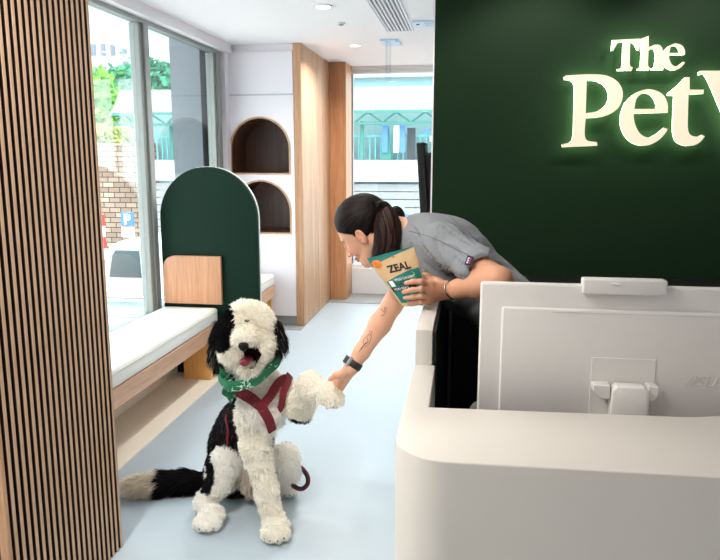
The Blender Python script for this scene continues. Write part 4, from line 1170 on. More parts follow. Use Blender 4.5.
# ---- bandana round the neck
nc_ = Vector(D(251, 363, 2.45))
M_ban, nt_, bs_ = newmat('green_bandana')
tc = nt_.nodes.new('ShaderNodeTexCoord')
vo = nt_.nodes.new('ShaderNodeTexVoronoi'); vo.feature = 'DISTANCE_TO_EDGE'; vo.inputs['Scale'].default_value = 42
wn = nt_.nodes.new('ShaderNodeTexNoise'); wn.inputs['Scale'].default_value = 60
mxv = nt_.nodes.new('ShaderNodeMixRGB'); mxv.inputs['Fac'].default_value = 0.035
nt_.links.new(tc.outputs['Object'], wn.inputs['Vector']); nt_.links.new(tc.outputs['Object'], mxv.inputs['Color1']); nt_.links.new(wn.outputs['Color'], mxv.inputs['Color2'])
nt_.links.new(mxv.outputs[0], vo.inputs['Vector'])
nn2 = nt_.nodes.new('ShaderNodeTexNoise'); nn2.inputs['Scale'].default_value = 26
nt_.links.new(tc.outputs['Object'], nn2.inputs['Vector'])
lt = nt_.nodes.new('ShaderNodeMath'); lt.operation = 'LESS_THAN'; lt.inputs[1].default_value = 0.055; nt_.links.new(vo.outputs['Distance'], lt.inputs[0])
gt = nt_.nodes.new('ShaderNodeMath'); gt.operation = 'GREATER_THAN'; gt.inputs[1].default_value = 0.52; nt_.links.new(nn2.outputs['Fac'], gt.inputs[0])
mu_ = nt_.nodes.new('ShaderNodeMath'); mu_.operation = 'MULTIPLY'; nt_.links.new(lt.outputs[0], mu_.inputs[0]); nt_.links.new(gt.outputs[0], mu_.inputs[1])
mc = nt_.nodes.new('ShaderNodeMixRGB'); mc.inputs['Color1'].default_value = rgb(20, 104, 68); mc.inputs['Color2'].default_value = rgb(214, 232, 220)
nt_.links.new(mu_.outputs[0], mc.inputs['Fac']); nt_.links.new(mc.outputs[0], bs_.inputs['Base Color']); bs_.inputs['Roughness'].default_value = 0.85
bf = Field(nc_ - Vector((0.17, 0.17, 0.16)), nc_ + Vector((0.17, 0.17, 0.14)), 0.003)
prev = None
def ringpt(a):
    return np.array(nc_) + np.array((0.106 * cos(a), -0.127 * sin(a), -0.046 * sin(a) + 0.028 * cos(a)))
for k in range(61):
    a = 2 * pi * k / 60; p_ = ringpt(a)
    o_ = np.array((cos(a), -sin(a), 0)) * 0.004 * sin(a * 7)
    if prev is not None:
        for dz, rr in ((0.011, 0.0055), (0.002, 0.0070), (-0.008, 0.0065), (-0.015, 0.0045)):
            q0 = prev + (0, 0, dz) + o_; q1 = p_ + (0, 0, dz) + o_
            out = (np.array((cos(a), -sin(a), 0)) * (0.004 if dz < 0 else -0.001))
            bf.cone(q0 + out, q1 + out, rr, rr, 0.006)
    prev = p_
kn = np.array(cast(234, 376, 0.031)[0]); bf.ell(kn, (0.017, 0.014, 0.014), 0.006)
bv, bq = bf.mesh(); bv = relax(bv, bq, 2, 0.5)
bandana = put('bandana', tomesh('bandana', bv, [bq]), M_ban, dog)
def cloth_tail(tip_px, base, wid, name, n=8):
    h_ = cast(*tip_px, 0.02); tip = h_[0] if h_ else Vector(D(tip_px[0], tip_px[1], 2.36))
    base = Vector(base); pts_, nn_, ww_ = [], [], []
    for k in range(n + 1):
        t = k / n; p_ = base.lerp(tip, t) + Vector((0, -0.012 * sin(pi * t), 0))
        pts_.append(p_); nn_.append(Vector((0.25 * sin(5 * t), -1, 0.1)).normalized()); ww_.append(wid * (0.35 + 0.9 * t if t < 0.45 else (0.755 - (t - 0.45) * 1.3)))
    return ribbon(pts_, nn_, ww_, name, M_ban, bandana, 0.004)
cloth_tail((236, 404), kn + np.array((0.004, -0.012, -0.006)), 0.075, 'bandana_end')
cloth_tail((220, 367), kn, 0.036, 'bandana_end')
# ---- leash handle on the floor
lsh = thing('leash', tuple(atz(300, 489, 0)), 'looped maroon and black leash handle lying beside the dog\'s hind foot', 'leash')
M_rope = pbr('black_webbing', (16, 15, 18), 0.8)
lp_ = [atz(276, 480, 0.03) + Vector((0, 0.06, 0.0)), Vector(D(284, 464, 2.68)), Vector(D(291, 462.5, 2.67)), Vector(D(299, 467, 2.65)), Vector(D(306, 475, 2.62)), Vector(D(307, 483, 2.60)), Vector(D(302, 488, 2.59)), Vector(D(295, 486, 2.59)), Vector(D(289, 479, 2.60)), Vector(D(285, 470, 2.63))]
for q in lp_: q.z = max(q.z, 0.009)
sp_ = spline(lp_, 6)
nrm_ = [Vector((0.1, -0.9, 0.42)).normalized()] * len(sp_)
B().tube(sp_, 0.0065, 10).build('webbing', M_rope, lsh, smooth=True)
out_ = []
for i, p_ in enumerate(sp_):
    t = (sp_[min(i + 1, len(sp_) - 1)] - sp_[max(i - 1, 0)]).normalized(); out_.append(p_ + t.cross(nrm_[0]).normalized() * -0.0085)
for q in out_: q.z = max(q.z, 0.005)
B().tube(out_, 0.0042, 8).build('maroon_edging', M_harn, lsh, smooth=True)
# ================================================================ the person leaning over the counter
def nrm3(v): v = np.array(v, float); return v / np.linalg.norm(v)
PX0, PY0 = -0.50, 1.66
pf = Field((-0.50, 1.66, 0.02), (0.64, 2.46, 1.34), 0.0033)
hC = D(365, 231, 2.19)
Fh = nrm3((-0.75, 0.20, -0.63)); Uh = np.array((-0.63, 0.02, 0.77)); Uh = nrm3(Uh - Fh * (Uh @ Fh)); Sh = np.cross(Fh, Uh); Sh = Sh if Sh[1] < 0 else -Sh
RH = np.stack([Fh, Uh, Sh], 1)
HS = 0.89
def H(a, u, s): return hC + (Fh * a + Uh * u + Sh * s) * HS
# skull, face, jaw
pf.ell(H(-0.012, 0.032, 0), np.array((0.096, 0.084, 0.074)) * HS, 0.02, RH)
pf.ell(H(0.030, -0.005, 0), np.array((0.056, 0.075, 0.060)) * HS, 0.02, RH)
pf.cone(H(0.045, -0.085, 0.018), H(0.045, -0.085, -0.018), 0.027 * HS, 0.027 * HS, 0.025)
pf.cone(H(0.068, -0.094, 0.004), H(0.068, -0.094, -0.004), 0.017 * HS, 0.017 * HS, 0.02)
for s in (1, -1):
    pf.cone(H(0.050, -0.080, 0.020 * s), H(-0.012, -0.050, 0.050 * s), 0.020 * HS, 0.018 * HS, 0.025)       # jaw line
    pf.ell(H(0.060, -0.028, 0.036 * s), np.array((0.022, 0.020, 0.022)) * HS, 0.02, RH)                    # cheek
    pf.ell(H(0.089, 0.002, 0.030 * s), np.array((0.014, 0.010, 0.017)) * HS, 0.010, RH, 'cut')             # eye socket
    pf.ell(H(0.076, 0.001, 0.031 * s), np.array((0.0125, 0.0115, 0.0135)) * HS, 0.003, RH)                  # lidded eye
    pf.cone(H(0.083, 0.021, 0.012 * s), H(0.073, 0.022, 0.044 * s), 0.007 * HS, 0.006 * HS, 0.010)          # brow ridge
pf.cone(H(0.086, 0.008, 0), H(0.106, -0.030, 0), 0.006 * HS, 0.0095 * HS, 0.008)                           # nose
for s in (1, -1): pf.ell(H(0.096, -0.034, 0.010 * s), np.array((0.009, 0.007, 0.007)) * HS, 0.004, RH)
pf.cone(H(0.090, -0.057, 0.014), H(0.090, -0.057, -0.014), 0.0055 * HS, 0.0055 * HS, 0.005)                 # lips
pf.cone(H(0.087, -0.067, 0.012), H(0.087, -0.067, -0.012), 0.0062 * HS, 0.0062 * HS, 0.005)
pf.cone(H(0.098, -0.062, 0.017), H(0.098, -0.062, -0.017), 0.0010, 0.0010, 0.003, 'cut')
# ears
for s in (1, -1):
    Re = np.stack([nrm3(Fh * 0.95 - Sh * s * 0.3), Uh, nrm3(Sh * s * 0.95 + Fh * 0.3)], 1)
    pf.ell(H(-0.006, -0.010, 0.076 * s), np.array((0.018, 0.031, 0.009)) * HS, 0.006, Re)
    pf.ell(H(-0.002, -0.006, 0.082 * s), np.array((0.010, 0.019, 0.006)) * HS, 0.003, Re, 'cut')
    pf.ell(H(-0.002, -0.012, 0.078 * s), np.array((0.005, 0.008, 0.004)) * HS, 0.003, Re)
# neck and trunk
nb0 = D(408, 240, 2.19); ch = D(442, 254, 2.20); wa = D(496, 296, 2.21); pe = D(545, 345, 2.22)
pf.cone(H(-0.045, -0.045, 0), nb0, 0.052, 0.056, 0.03)
pf.cone(H(-0.070, -0.005, 0), nb0 + (0.01, 0, 0.0), 0.032, 0.042, 0.03)
Rt = np.stack([nrm3(wa - ch), np.array((0, 1.0, 0)), nrm3(np.cross(nrm3(wa - ch), (0, 1.0, 0)))], 1)
pf.ell(ch + (wa - ch) * 0.15, (0.15, 0.155, 0.095), 0.04, Rt)
pf.ell(wa, (0.15, 0.125, 0.088), 0.05, Rt)
pf.ell(pe, (0.12, 0.145, 0.11), 0.05)
shL = D(446, 244, 2.03); shR = D(420, 250, 2.36)
pf.cone(nb0, shL, 0.05, 0.048, 0.04); pf.cone(nb0, shR, 0.05, 0.048, 0.04)
# left arm (near), bent back to the bag
elL = D(499, 281, 1.81); wrL = D(450, 290.5, 1.925)
pf.chain([shL, shL * 0.45 + elL * 0.55, elL], [0.046, 0.037, 0.034], 0.02)
pf.chain([elL, elL * 0.65 + wrL * 0.35, elL * 0.2 + wrL * 0.8, wrL], [0.036, 0.037, 0.026, 0.023], 0.015)
# right arm (far), reaching down to the dog
elR = D(393, 304, 2.31); wrR = D(352, 367, 2.24)
pf.chain([shR, shR * 0.5 + elR * 0.5, elR], [0.048, 0.040, 0.034], 0.02)
pf.chain([elR, elR * 0.68 + wrR * 0.32, elR * 0.25 + wrR * 0.75, wrR], [0.034, 0.037, 0.027, 0.0235], 0.015)
# legs and feet, standing behind the counter
FEET = []
for s, dx in ((-1, -0.02), (1, 0.03)):
    hp_ = pe + (0.0, 0.085 * s, -0.04); kn_ = np.array((pe[0] + 0.0 + dx, pe[1] + 0.09 * s, 0.46)); an = np.array((pe[0] + 0.03 + dx, pe[1] + 0.09 * s, 0.09))
    pf.chain([hp_, kn_, an], [0.085, 0.055, 0.038], 0.03); pf.cone(an + (0, 0, -0.03), an + (-0.14, 0, -0.045), 0.034, 0.026, 0.02); FEET.append((hp_, kn_, an))
# left hand: back of the hand to the camera, four fingers across the front of the bag, thumb behind it
PK = 0.006
def fing(pts, r0=0.0078, r1=0.0062, k=PK):
    n = len(pts)
    pf.chain(pts, [r0 + (r1 - r0) * i / (n - 1) for i in range(n)], k)
kL = [D(430, 284, 1.885), D(431, 290, 1.880), D(430.5, 296, 1.885), D(429, 301, 1.895)]
for q in kL: pf.cone(wrL, q, 0.019, 0.0095, 0.010)
pf.cone(kL[0], kL[3], 0.010, 0.009, 0.010)
tips = [[D(421, 281.5, 1.862), D(413, 281.5, 1.862), D(406, 283, 1.872)],
        [D(421, 289, 1.860), D(412, 290, 1.860), D(403.5, 292, 1.870)],
        [D(421, 296, 1.864), D(413, 297, 1.866), D(405, 298, 1.876)],
        [D(421, 302, 1.875), D(415, 303, 1.880), D(408.5, 303.5, 1.890)]]
for q, t in zip(kL, tips): fing([q] + t)
fing([wrL + (-0.01, 0.01, 0.01), D(437, 282, 1.95), D(428, 277, 1.985), D(419, 275, 1.99)], 0.014, 0.0085, 0.01)
# right hand: cupped under and behind the dog's paw, thumb along the top
plm = D(343, 378, 2.275)
kR = [D(337, 377, 2.305), D(335, 383, 2.315), D(335, 389, 2.315), D(337, 395, 2.305)]
for q in kR: pf.cone(wrR, q, 0.019, 0.0105, 0.012)
pf.cone(kR[0], kR[3], 0.012, 0.011, 0.012)
for q, t in zip(kR, ([D(329, 382, 2.335), D(322, 388, 2.335)], [D(326, 389, 2.338), D(319, 396, 2.330)], [D(326, 396, 2.335), D(320, 403, 2.315)], [D(331, 402, 2.320), D(327, 408, 2.300)])): fing([q] + t)
fing([wrR + (-0.005, -0.012, -0.01), D(344, 373, 2.245), D(336, 375, 2.238), D(330, 379, 2.240)], 0.014, 0.0082, 0.01)
pv, pq = pf.mesh(); pv, pq = largest(pv, pq); pv = relax(pv, pq, 1, 0.35); del pf
pn = vnormals(pv, pq)
sk = np.array([lin(226), lin(172), lin(142)]); c = np.tile(sk, (len(pv), 1))
def blend(mask, col):
    global c
    c = c * (1 - mask[:, None]) + np.array([lin(q) for q in col]) * mask[:, None]
def blob(center, r, col, amt):
    d = np.linalg.norm(pv - np.array(center), axis=1); blend((1 - smoothstep(d, r * 0.5, r)) * amt, col)
for s in (1, -1):
    blob(H(0.062, -0.03, 0.045 * s), 0.035, (222, 140, 116), 0.35)
    blob(H(-0.002, -0.01, 0.078 * s), 0.035, (214, 130, 108), 0.45)
for k in range(-2, 3): blob(H(0.094, -0.062, 0.006 * k), 0.009, (208, 128, 114), 0.35)
for t in [q[-1] for q in tips]: blob(t, 0.014, (224, 150, 130), 0.5)
for t in kL + kR: blob(t, 0.018, (214, 146, 116), 0.3)
# near arm and hand are blended a little darker than the face
dL = np.minimum(np.linalg.norm(pv - elL, axis=1), np.linalg.norm(pv - wrL, axis=1))
blend((1 - smoothstep(dL, 0.10, 0.22)) * 0.55, (206, 146, 112))
person = thing('person', tuple((pe[0], pe[1], 0)), 'person in grey scrubs leaning over the counter, shaking the dog\'s paw', 'person')
M_skin = attrmat('skin', 0.5, 0.35, sss=0.12, bump=0.05, bscale=500)
put('body', tomesh('body', pv, [pq], c), M_skin, person)
body_bvh = BVHTree.FromPolygons([Vector(v) for v in pv], pq.tolist())
def pcast(px, py, off=0.001, bvh=None):
    h = (bvh or body_bvh).ray_cast(Vector((0, 0, CH)), ray(px, py).normalized())
    return (h[0] + h[1] * off, h[1]) if h[0] else None
# ---- scrub top
M_scrub = pbr('grey_scrub_cotton', (136, 139, 144), 0.9, vary=0.03, scale=20, bump=0.25, bscale=350)
sf = Field((-0.22, 1.84, 0.72), (0.56, 2.52, 1.30), 0.004)
sf.ell(ch + (wa - ch) * 0.12, (0.170, 0.180, 0.130), 0.05, Rt)
sf.ell(ch + (wa - ch) * 0.12 + (0.0, 0, -0.035), (0.125, 0.150, 0.105), 0.04, Rt)
sf.ell(wa + (0.0, 0, -0.005), (0.17, 0.150, 0.108), 0.06, Rt)
sf.ell(pe + (-0.005, 0, 0.02), (0.145, 0.17, 0.135), 0.06)
sf.cone(nb0 + (0.02, 0, 0.004), shL, 0.060, 0.060, 0.04); sf.cone(nb0 + (0.02, 0, 0.004), shR, 0.060, 0.060, 0.04)
cuL = shL + (elL - shL) * 0.66
sf.chain([shL, cuL, cuL + (elL - shL) * 0.2], [0.058, 0.050, 0.050], 0.03)
cuR = shR + (elR - shR) * 0.60
sf.chain([shR, cuR, cuR + (elR - shR) * 0.2], [0.062, 0.060, 0.062], 0.03)
# folds
Pg = sf.grid()
def folds(dirv, f0, amp, seed):
    d = nrm3(dirv); a = Pg[0] * d[0] + Pg[1] * d[1] + Pg[2] * d[2]
    w1 = sines(Pg, 14, seed, 4); w2 = sines(Pg, 9, seed + 1, 4)
    return (np.maximum(np.sin(a * f0 + w1 * 5.0), -0.2) * amp * (0.4 + 0.6 * np.clip(w2 + 0.4, 0, 1))).astype(np.float32)
sf.v += folds((0.55, 0.3, 0.75), 62, 0.0060, 31) * 0.8 + folds((-0.3, 0.5, 0.8), 80, 0.0025, 41)
def groove(pix, r, k, op='cut'):
    pp = []
    for x, y, Y in pix: pp.append(D(x, y, Y))
    for a_, b_ in zip(pp[:-1], pp[1:]): sf.cone(a_, b_, r, r, k, op)
def plane_cut(c0, n_, R, L=0.08):
    n_ = nrm3(n_); t = nrm3(np.cross(n_, (0.3, 0.2, 0.9))); b_ = np.cross(n_, t)
    sf.boxr(np.array(c0) + n_ * L, (L, R, R), 0.0, 0.0, np.stack([n_, t, b_], 1), 'cut')
plane_cut(D(481, 262, 1.90), D(488.6, 266.9, 1.90) - D(483, 263, 1.90), 0.085)
plane_cut(cuR, elR - shR, 0.085)
dirL = nrm3(elL - shL); dirR = nrm3(elR - shR)
sf.cone(cuL - dirL * 0.05, cuL + dirL * 0.05, 0.040, 0.045, 0.004, 'cut')
sf.cone(cuR - dirR * 0.05, cuR + dirR * 0.05, 0.050, 0.056, 0.004, 'cut')
# neck opening, hem
sf.cone(H(-0.06, -0.04, 0), nb0 + (-0.014, 0, -0.008), 0.055, 0.056, 0.01, 'cut')
sf.v = np.maximum(sf.v, (0.745 + (Pg[0] - pe[0]) * 0.15 - Pg[2]).astype(np.float32))
sv, sq = sf.mesh(); sv, sq = largest(sv, sq); sv = relax(sv, sq, 2, 0.4); del sf, Pg
# deep creases pulled from the shoulder, the armpit and the waist
_b0 = BVHTree.FromPolygons([Vector(v) for v in sv], sq.tolist()); _n0 = vnormals(sv, sq); disp = np.zeros(len(sv))
for pix, A_, s_ in (([(418, 238), (428, 252), (446, 270), (462, 280)], 0.011, 0.007), ([(436, 240), (440, 256), (452, 272), (468, 279)], 0.010, 0.007),
        ([(448, 219), (462, 232), (474, 243)], 0.007, 0.005), ([(424, 224), (444, 228), (462, 240), (480, 250)], 0.006, 0.005), ([(412, 246), (418, 262), (430, 276)], 0.010, 0.007),
        ([(456, 258), (468, 268), (476, 271)], 0.008, 0.005), ([(444, 246), (456, 250), (466, 262)], 0.007, 0.006), ([(426, 262), (440, 274), (456, 286)], 0.009, 0.007),
        ([(470, 232), (484, 246), (500, 260)], 0.006, 0.006), ([(432, 218), (438, 224), (440, 236)], 0.006, 0.005), ([(412, 226), (420, 236), (424, 250)], 0.007, 0.005)):
    cp_ = []
    for p in spline([(x, y, 0) for x, y in pix], 5):
        h = pcast(p.x, p.y, 0.0, _b0)
        if h: cp_.append(np.array(h[0]))
    if len(cp_) < 3: continue
    cp_ = np.array(cp_); m_ = np.linalg.norm(sv - cp_.mean(0), axis=1) < 0.2; idx = np.where(m_)[0]
    dd = np.linalg.norm(sv[idx][:, None] - cp_[None], axis=2); near = dd.argmin(1); dmin = dd.min(1)
    fade = np.sin(pi * (near + 0.7) / (len(cp_) + 0.4)) ** 0.6
    sgn = np.where((sv[idx, 2] - cp_[near, 2]) > 0, 1, 0.3)
    disp[idx] += fade * 0.7 * A_ * (-0.7 * np.exp(-(dmin / s_) ** 2) + 0.75 * sgn * np.exp(-((dmin - 1.9 * s_) / s_) ** 2))
sv = sv + _n0 * np.clip(disp, -0.009, 0.012)[:, None]
top = put('scrub_top', tomesh('scrub_top', sv, [sq]), M_scrub, person)
shirt_bvh = BVHTree.FromPolygons([Vector(v) for v in sv], sq.tolist())
M_seam = pbr('dark_seam_thread', (96, 100, 106), 0.9)  # seams drawn as thin lines darker than the cloth
def surf_line(pix, r, name, mat, par, bvh, off=0.0005, n=5, flat=1.0):
    pp = spline([(x, y, 0) for x, y in pix], n); out = []
    for p in pp:
        h = pcast(p.x, p.y, off, bvh)
        if h and (not out or (h[0] - out[-1]).length < 0.04): out.append(h[0])
    if len(out) > 1: return B().tube(out, r, 6).build(name, mat, par, smooth=True)
surf_line([(409, 231), (424, 235), (440, 241), (458, 250), (472, 257)], 0.0009, 'seam', M_seam, top, shirt_bvh)
surf_line([(449, 216), (458, 224), (470, 234), (484, 247)], 0.0009, 'seam', M_seam, top, shirt_bvh)
# sleeve tag: navy patch with a small red and white mark
h = pcast(469.5, 261, 0.002, shirt_bvh)
if h:
    p0, n0 = h
    t_ = (Vector(CU) - n0 * n0.dot(Vector(CU))).normalized(); t_ = (Matrix.Rotation(radians(-14), 3, n0) @ t_); s_ = t_.cross(n0)
    Mx = Matrix((s_, n0, t_)).transposed()
    def patch(du, dv, w_, h_, off, name, mat, par):
        return B().box(-w_ / 2, w_ / 2, -0.0006, 0.0006, -h_ / 2, h_ / 2, M=Mx).bm
    def padd(du, dv, w_, h_, off, name, mat, par):
        b = B().box(-w_ / 2, w_ / 2, -0.0006, 0.0006, -h_ / 2, h_ / 2, M=Mx)
        bmesh.ops.translate(b.bm, verts=b.bm.verts, vec=p0 + n0 * off + s_ * du + t_ * dv)
        return b.build(name, mat, par)
    tagp = padd(0, 0, 0.018, 0.026, 0.001, 'sleeve_tag', pbr('navy_patch', (38, 36, 70), 0.8), top)
    mr_, mw_ = pbr('tag_red', (190, 60, 80), 0.8), pbr('tag_white', (220, 216, 226), 0.8)
    for k, (du, dv) in enumerate(((-0.003, 0.006), (0.003, 0.006), (-0.003, 0.0), (0.003, 0.0), (-0.003, -0.006), (0.003, -0.006))):
        padd(du, dv, 0.0045, 0.0045, 0.0018, 'tag_mark', mr_ if k % 2 else mw_, tagp)
# ---- trousers and shoes
M_trou = pbr('black_scrub_trousers', (16, 16, 19), 0.9, bump=0.2, bscale=200)
tf_ = Field((0.1, 1.9, 0.06), (0.72, 2.52, 1.0), 0.006)
tf_.ell(pe + (0, 0, -0.01), (0.132, 0.158, 0.120), 0.05)
for hp_, kn_, an in FEET: tf_.chain([hp_, kn_, an + (0, 0, 0.0)], [0.098, 0.074, 0.066], 0.03)
tf_.v += (sines(tf_.grid(), 40, 5, 5) * 0.004).astype(np.float32)
v_, q_ = tf_.mesh(); v_ = relax(v_, q_, 1, 0.4)
put('trousers', tomesh('trousers', v_, [q_]), M_trou, person)
for hp_, kn_, an in FEET:
    b = B(); x, y = an[0], an[1]
    sh_ = Field((x - 0.24, y - 0.08, -0.01), (x + 0.09, y + 0.08, 0.14), 0.004)
    sh_.cone((x, y, 0.062), (x - 0.13, y, 0.046), 0.046, 0.040, 0.02).ell((x - 0.15, y, 0.040), (0.06, 0.046, 0.036), 0.02)
    Pz = sh_.grid(); sh_.v = np.maximum(sh_.v, (0.002 - Pz[2]).astype(np.float32)); v_, q_ = sh_.mesh()
    put('shoe', tomesh('shoe', v_, [q_]), M_rubber, person)
# ---- hair: cap, combed strands, tie, ponytail
M_hair = attrmat('dark_hair', 0.5, 0.15)
HV, HF, HCc = [], [], []; hcount = 0
def hair_ribbons(paths, widths, cols):
    """paths (n,m,3)"""
    global hcount
    n, m, _ = paths.shape
    T_ = np.gradient(paths, axis=1); T_ /= np.linalg.norm(T_, axis=2, keepdims=True) + 1e-9
    return paths, T_
def make_ribbons(paths, outw, w0, name, parent, colA, colB):
    n, m, _ = paths.shape
    T_ = np.gradient(paths, axis=1); T_ /= np.linalg.norm(T_, axis=2, keepdims=True) + 1e-9
    S_ = np.cross(T_, outw); S_ /= np.linalg.norm(S_, axis=2, keepdims=True) + 1e-9
    ww = w0[:, None, None] * np.sin(np.linspace(0.25, 2.95, m))[None, :, None] ** 0.5
    VV = np.stack([paths - S_ * ww, paths + outw * ww * 0.35, paths + S_ * ww], 2).reshape(-1, 3)
    base = (np.arange(n) * m * 3)[:, None, None] + (np.arange(m - 1) * 3)[None, :, None]
    q = np.concatenate([base + np.array([0, 1, 4, 3]), base + np.array([1, 2, 5, 4])], 2).reshape(-1, 4)
    cc = colA + (colB - colA) * rng.uniform(0, 1, (n, 1)) ** 2
    return put(name, tomesh(name, VV, [q], np.repeat(cc, m * 3, 0)), M_hair, parent)
hr = np.array((0.104, 0.094, 0.083)) * HS; hc0 = H(-0.012, 0.032, 0)
def sph(d, off=0.0):
    d = d / np.linalg.norm(d, axis=-1, keepdims=True)
    return hc0 + ((d * (hr + off)) @ RH.T)
cf_ = Field(hC - 0.16, hC + 0.16, 0.003)
cf_.ell(hc0, hr * 0.985, 0.0, RH)
# carve away the face: hair only behind the hairline
Pg = cf_.grid(); dx = [Pg[k] - hC[k] for k in range(3)]
af = (dx[0] * Fh[0] + dx[1] * Fh[1] + dx[2] * Fh[2]) / HS; au = (dx[0] * Uh[0] + dx[1] * Uh[1] + dx[2] * Uh[2]) / HS; as_ = (dx[0] * Sh[0] + dx[1] * Sh[1] + dx[2] * Sh[2]) / HS
line = 0.066 - 1.1 * np.maximum(0.055 - au, 0) - 0.25 * np.maximum(np.abs(as_) - 0.045, 0)     # the hairline runs from the brow back over the temple
line = np.minimum(line, 0.066); line = np.where(au < 0.012, 0.018 - 0.55 * (0.012 - au) , line)
cf_.v = np.maximum(cf_.v, ((af - line) * HS).astype(np.float32))
cf_.v = np.maximum(cf_.v, ((-0.062 - au) * HS + np.maximum(af + 0.02, 0) * 0.9).astype(np.float32))
for s in (1, -1): cf_.ell(H(-0.003, -0.010, 0.088 * s), np.array((0.019, 0.030, 0.022)) * HS, 0.004, RH, 'cut')
v_, q_ = cf_.mesh(); v_, q_ = largest(v_, q_); v_ = relax(v_, q_, 2, 0.5)
cA = np.array([lin(16), lin(13), lin(14)]); cB = np.array([lin(46), lin(33), lin(30)])
hair = put('hair', tomesh('hair', v_, [q_], np.tile(cA * 1.1, (len(v_), 1))), M_hair, person)
tie_d = np.array((-0.86, 0.02, 0.50)); tie_d /= np.linalg.norm(tie_d); tie = sph(tie_d, 0.012)
# strands from the hairline to the tie
n = 1500
starts = []
while len(starts) < n:
    d = rng.normal(size=3); d /= np.linalg.norm(d)
    a_, u_, s_ = (d * hr) / HS; u_ += 0.032; a_ -= 0.012
    ln = 0.066 - 1.1 * max(0.055 - u_, 0) - 0.25 * max(abs(s_) - 0.045, 0)
    if u_ < 0.012: ln = 0.018 - 0.55 * (0.012 - u_)
    if a_ < ln - 0.002 and u_ > -0.050 and not (abs(a_ + 0.003) < 0.020 and abs(u_ + 0.010) < 0.030) and (a_ > ln - 0.02 or rng.random() < 0.25): starts.append(d)
starts = np.array(starts); t = np.linspace(0, 1, 12)[None, :, None]
dirs = starts[:, None, :] * (1 - t) + tie_d * t + np.array((0, 1.0, 0)) * 0.10 * np.sin(pi * t) * (starts[:, None, 0:1] > -0.2)
dirs /= np.linalg.norm(dirs, axis=2, keepdims=True)
lift = 0.0005 + 0.004 * rng.uniform(0, 1, (n, 1, 1)) * np.sin(pi * t * 0.9 + 0.1)
paths = hc0 + ((dirs * (hr + lift)) @ RH.T)
make_ribbons(paths, dirs @ RH.T, rng.uniform(0.0008, 0.0018, n), 'combed_strands', hair, cA, cB)
# ponytail: hangs from the tie down past the ear
pt = [tie, D(383, 210, 2.17), D(387, 224, 2.135), D(388, 240, 2.125), D(384, 255, 2.13), D(381, 265, 2.145)]
pr_ = [0.012, 0.026, 0.038, 0.040, 0.036, 0.022]
ptf = Field(np.min(pt, 0) - 0.08, np.max(pt, 0) + 0.08, 0.004)
ptf.chain(pt, [q * 0.9 for q in pr_], 0.02)
v_, q_ = ptf.mesh(); v_ = relax(v_, q_, 2, 0.5)
pony = put('ponytail', tomesh('ponytail', v_, [q_], np.tile(cA * 1.3, (len(v_), 1))), M_hair, person)
cp = np.array([list(q) for q in spline([Vector(q) for q in pt], 4)]); rr = np.interp(np.linspace(0, len(pr_) - 1, len(cp)), range(len(pr_)), pr_)
n = 900; th = rng.uniform(0, 2 * pi, n); m = len(cp)
Tt = np.gradient(cp, axis=0); Tt /= np.linalg.norm(Tt, axis=1, keepdims=True)
e1 = np.cross(Tt, (0, 1.0, 0)); e1 /= np.linalg.norm(e1, axis=1, keepdims=True); e2 = np.cross(Tt, e1)
tw = th[:, None] + 0.6 * np.linspace(0, 1, m)[None] * rng.normal(size=(n, 1)); out_ = e1[None] * np.cos(tw)[..., None] + e2[None] * np.sin(tw)[..., None]
paths = cp[None] + out_ * (rr[None, :, None] * rng.uniform(0.88, 1.12, (n, 1, 1)))
paths[:, -3:] += rng.normal(size=(n, 1, 3)) * 0.004
make_ribbons(paths, out_, rng.uniform(0.0010, 0.0022, n), 'ponytail_strands', pony, cA, np.array([lin(86), lin(58), lin(48)]))
# rolled hair on the far side of the head
bnf = Field(D(397, 215, 2.27) - 0.07, D(397, 215, 2.27) + 0.07, 0.003); bnf.ell(D(396, 218, 2.26), (0.030, 0.03, 0.040), 0.0)
v_, q_ = bnf.mesh(); put('rolled_hair', tomesh('rolled_hair', v_, [q_], np.tile(cA, (len(v_), 1))), M_hair, hair)
tdir = nrm3(pt[1] - pt[0]); a_ = nrm3(np.cross(tdir, (0, 1, 0))); b_ = np.cross(tdir, a_)
B().tube([Vector(tie + tdir * 0.004 + (a_ * cos(k * pi / 10) + b_ * sin(k * pi / 10)) * 0.0125) for k in range(21)], 0.0026, 8, cap=False).build('hair_tie', M_rubber, pony, smooth=True)
# brows, lashes
for s in (1, -1):
    br = [H(0.0885, 0.020, 0.014 * s), H(0.090, 0.026, 0.026 * s), H(0.080, 0.026, 0.040 * s), H(0.068, 0.020, 0.050 * s)]
    pp = []
    for q in br:
        h = body_bvh.find_nearest(Vector(q)); pp.append(h[0] + h[1] * 0.0006)
    B().tube(spline(pp, 4), [0.0013] * 5 + [0.0018] * 4 + [0.001] * 4, 6).build('eyebrow', M_hairsolid if 'M_hairsolid' in globals() else pbr('brow_hair', (40, 28, 24), 0.7), person, smooth=True)
    ls = [H(0.090, -0.005, 0.018 * s), H(0.0905, -0.008, 0.030 * s), H(0.082, -0.005, 0.044 * s)]; pp = []
    for q in ls:
        h = body_bvh.find_nearest(Vector(q)); pp.append(h[0] + h[1] * 0.0008)
    B().tube(spline(pp, 4), 0.0011, 6).build('eyelash', M_rubber, person, smooth=True)
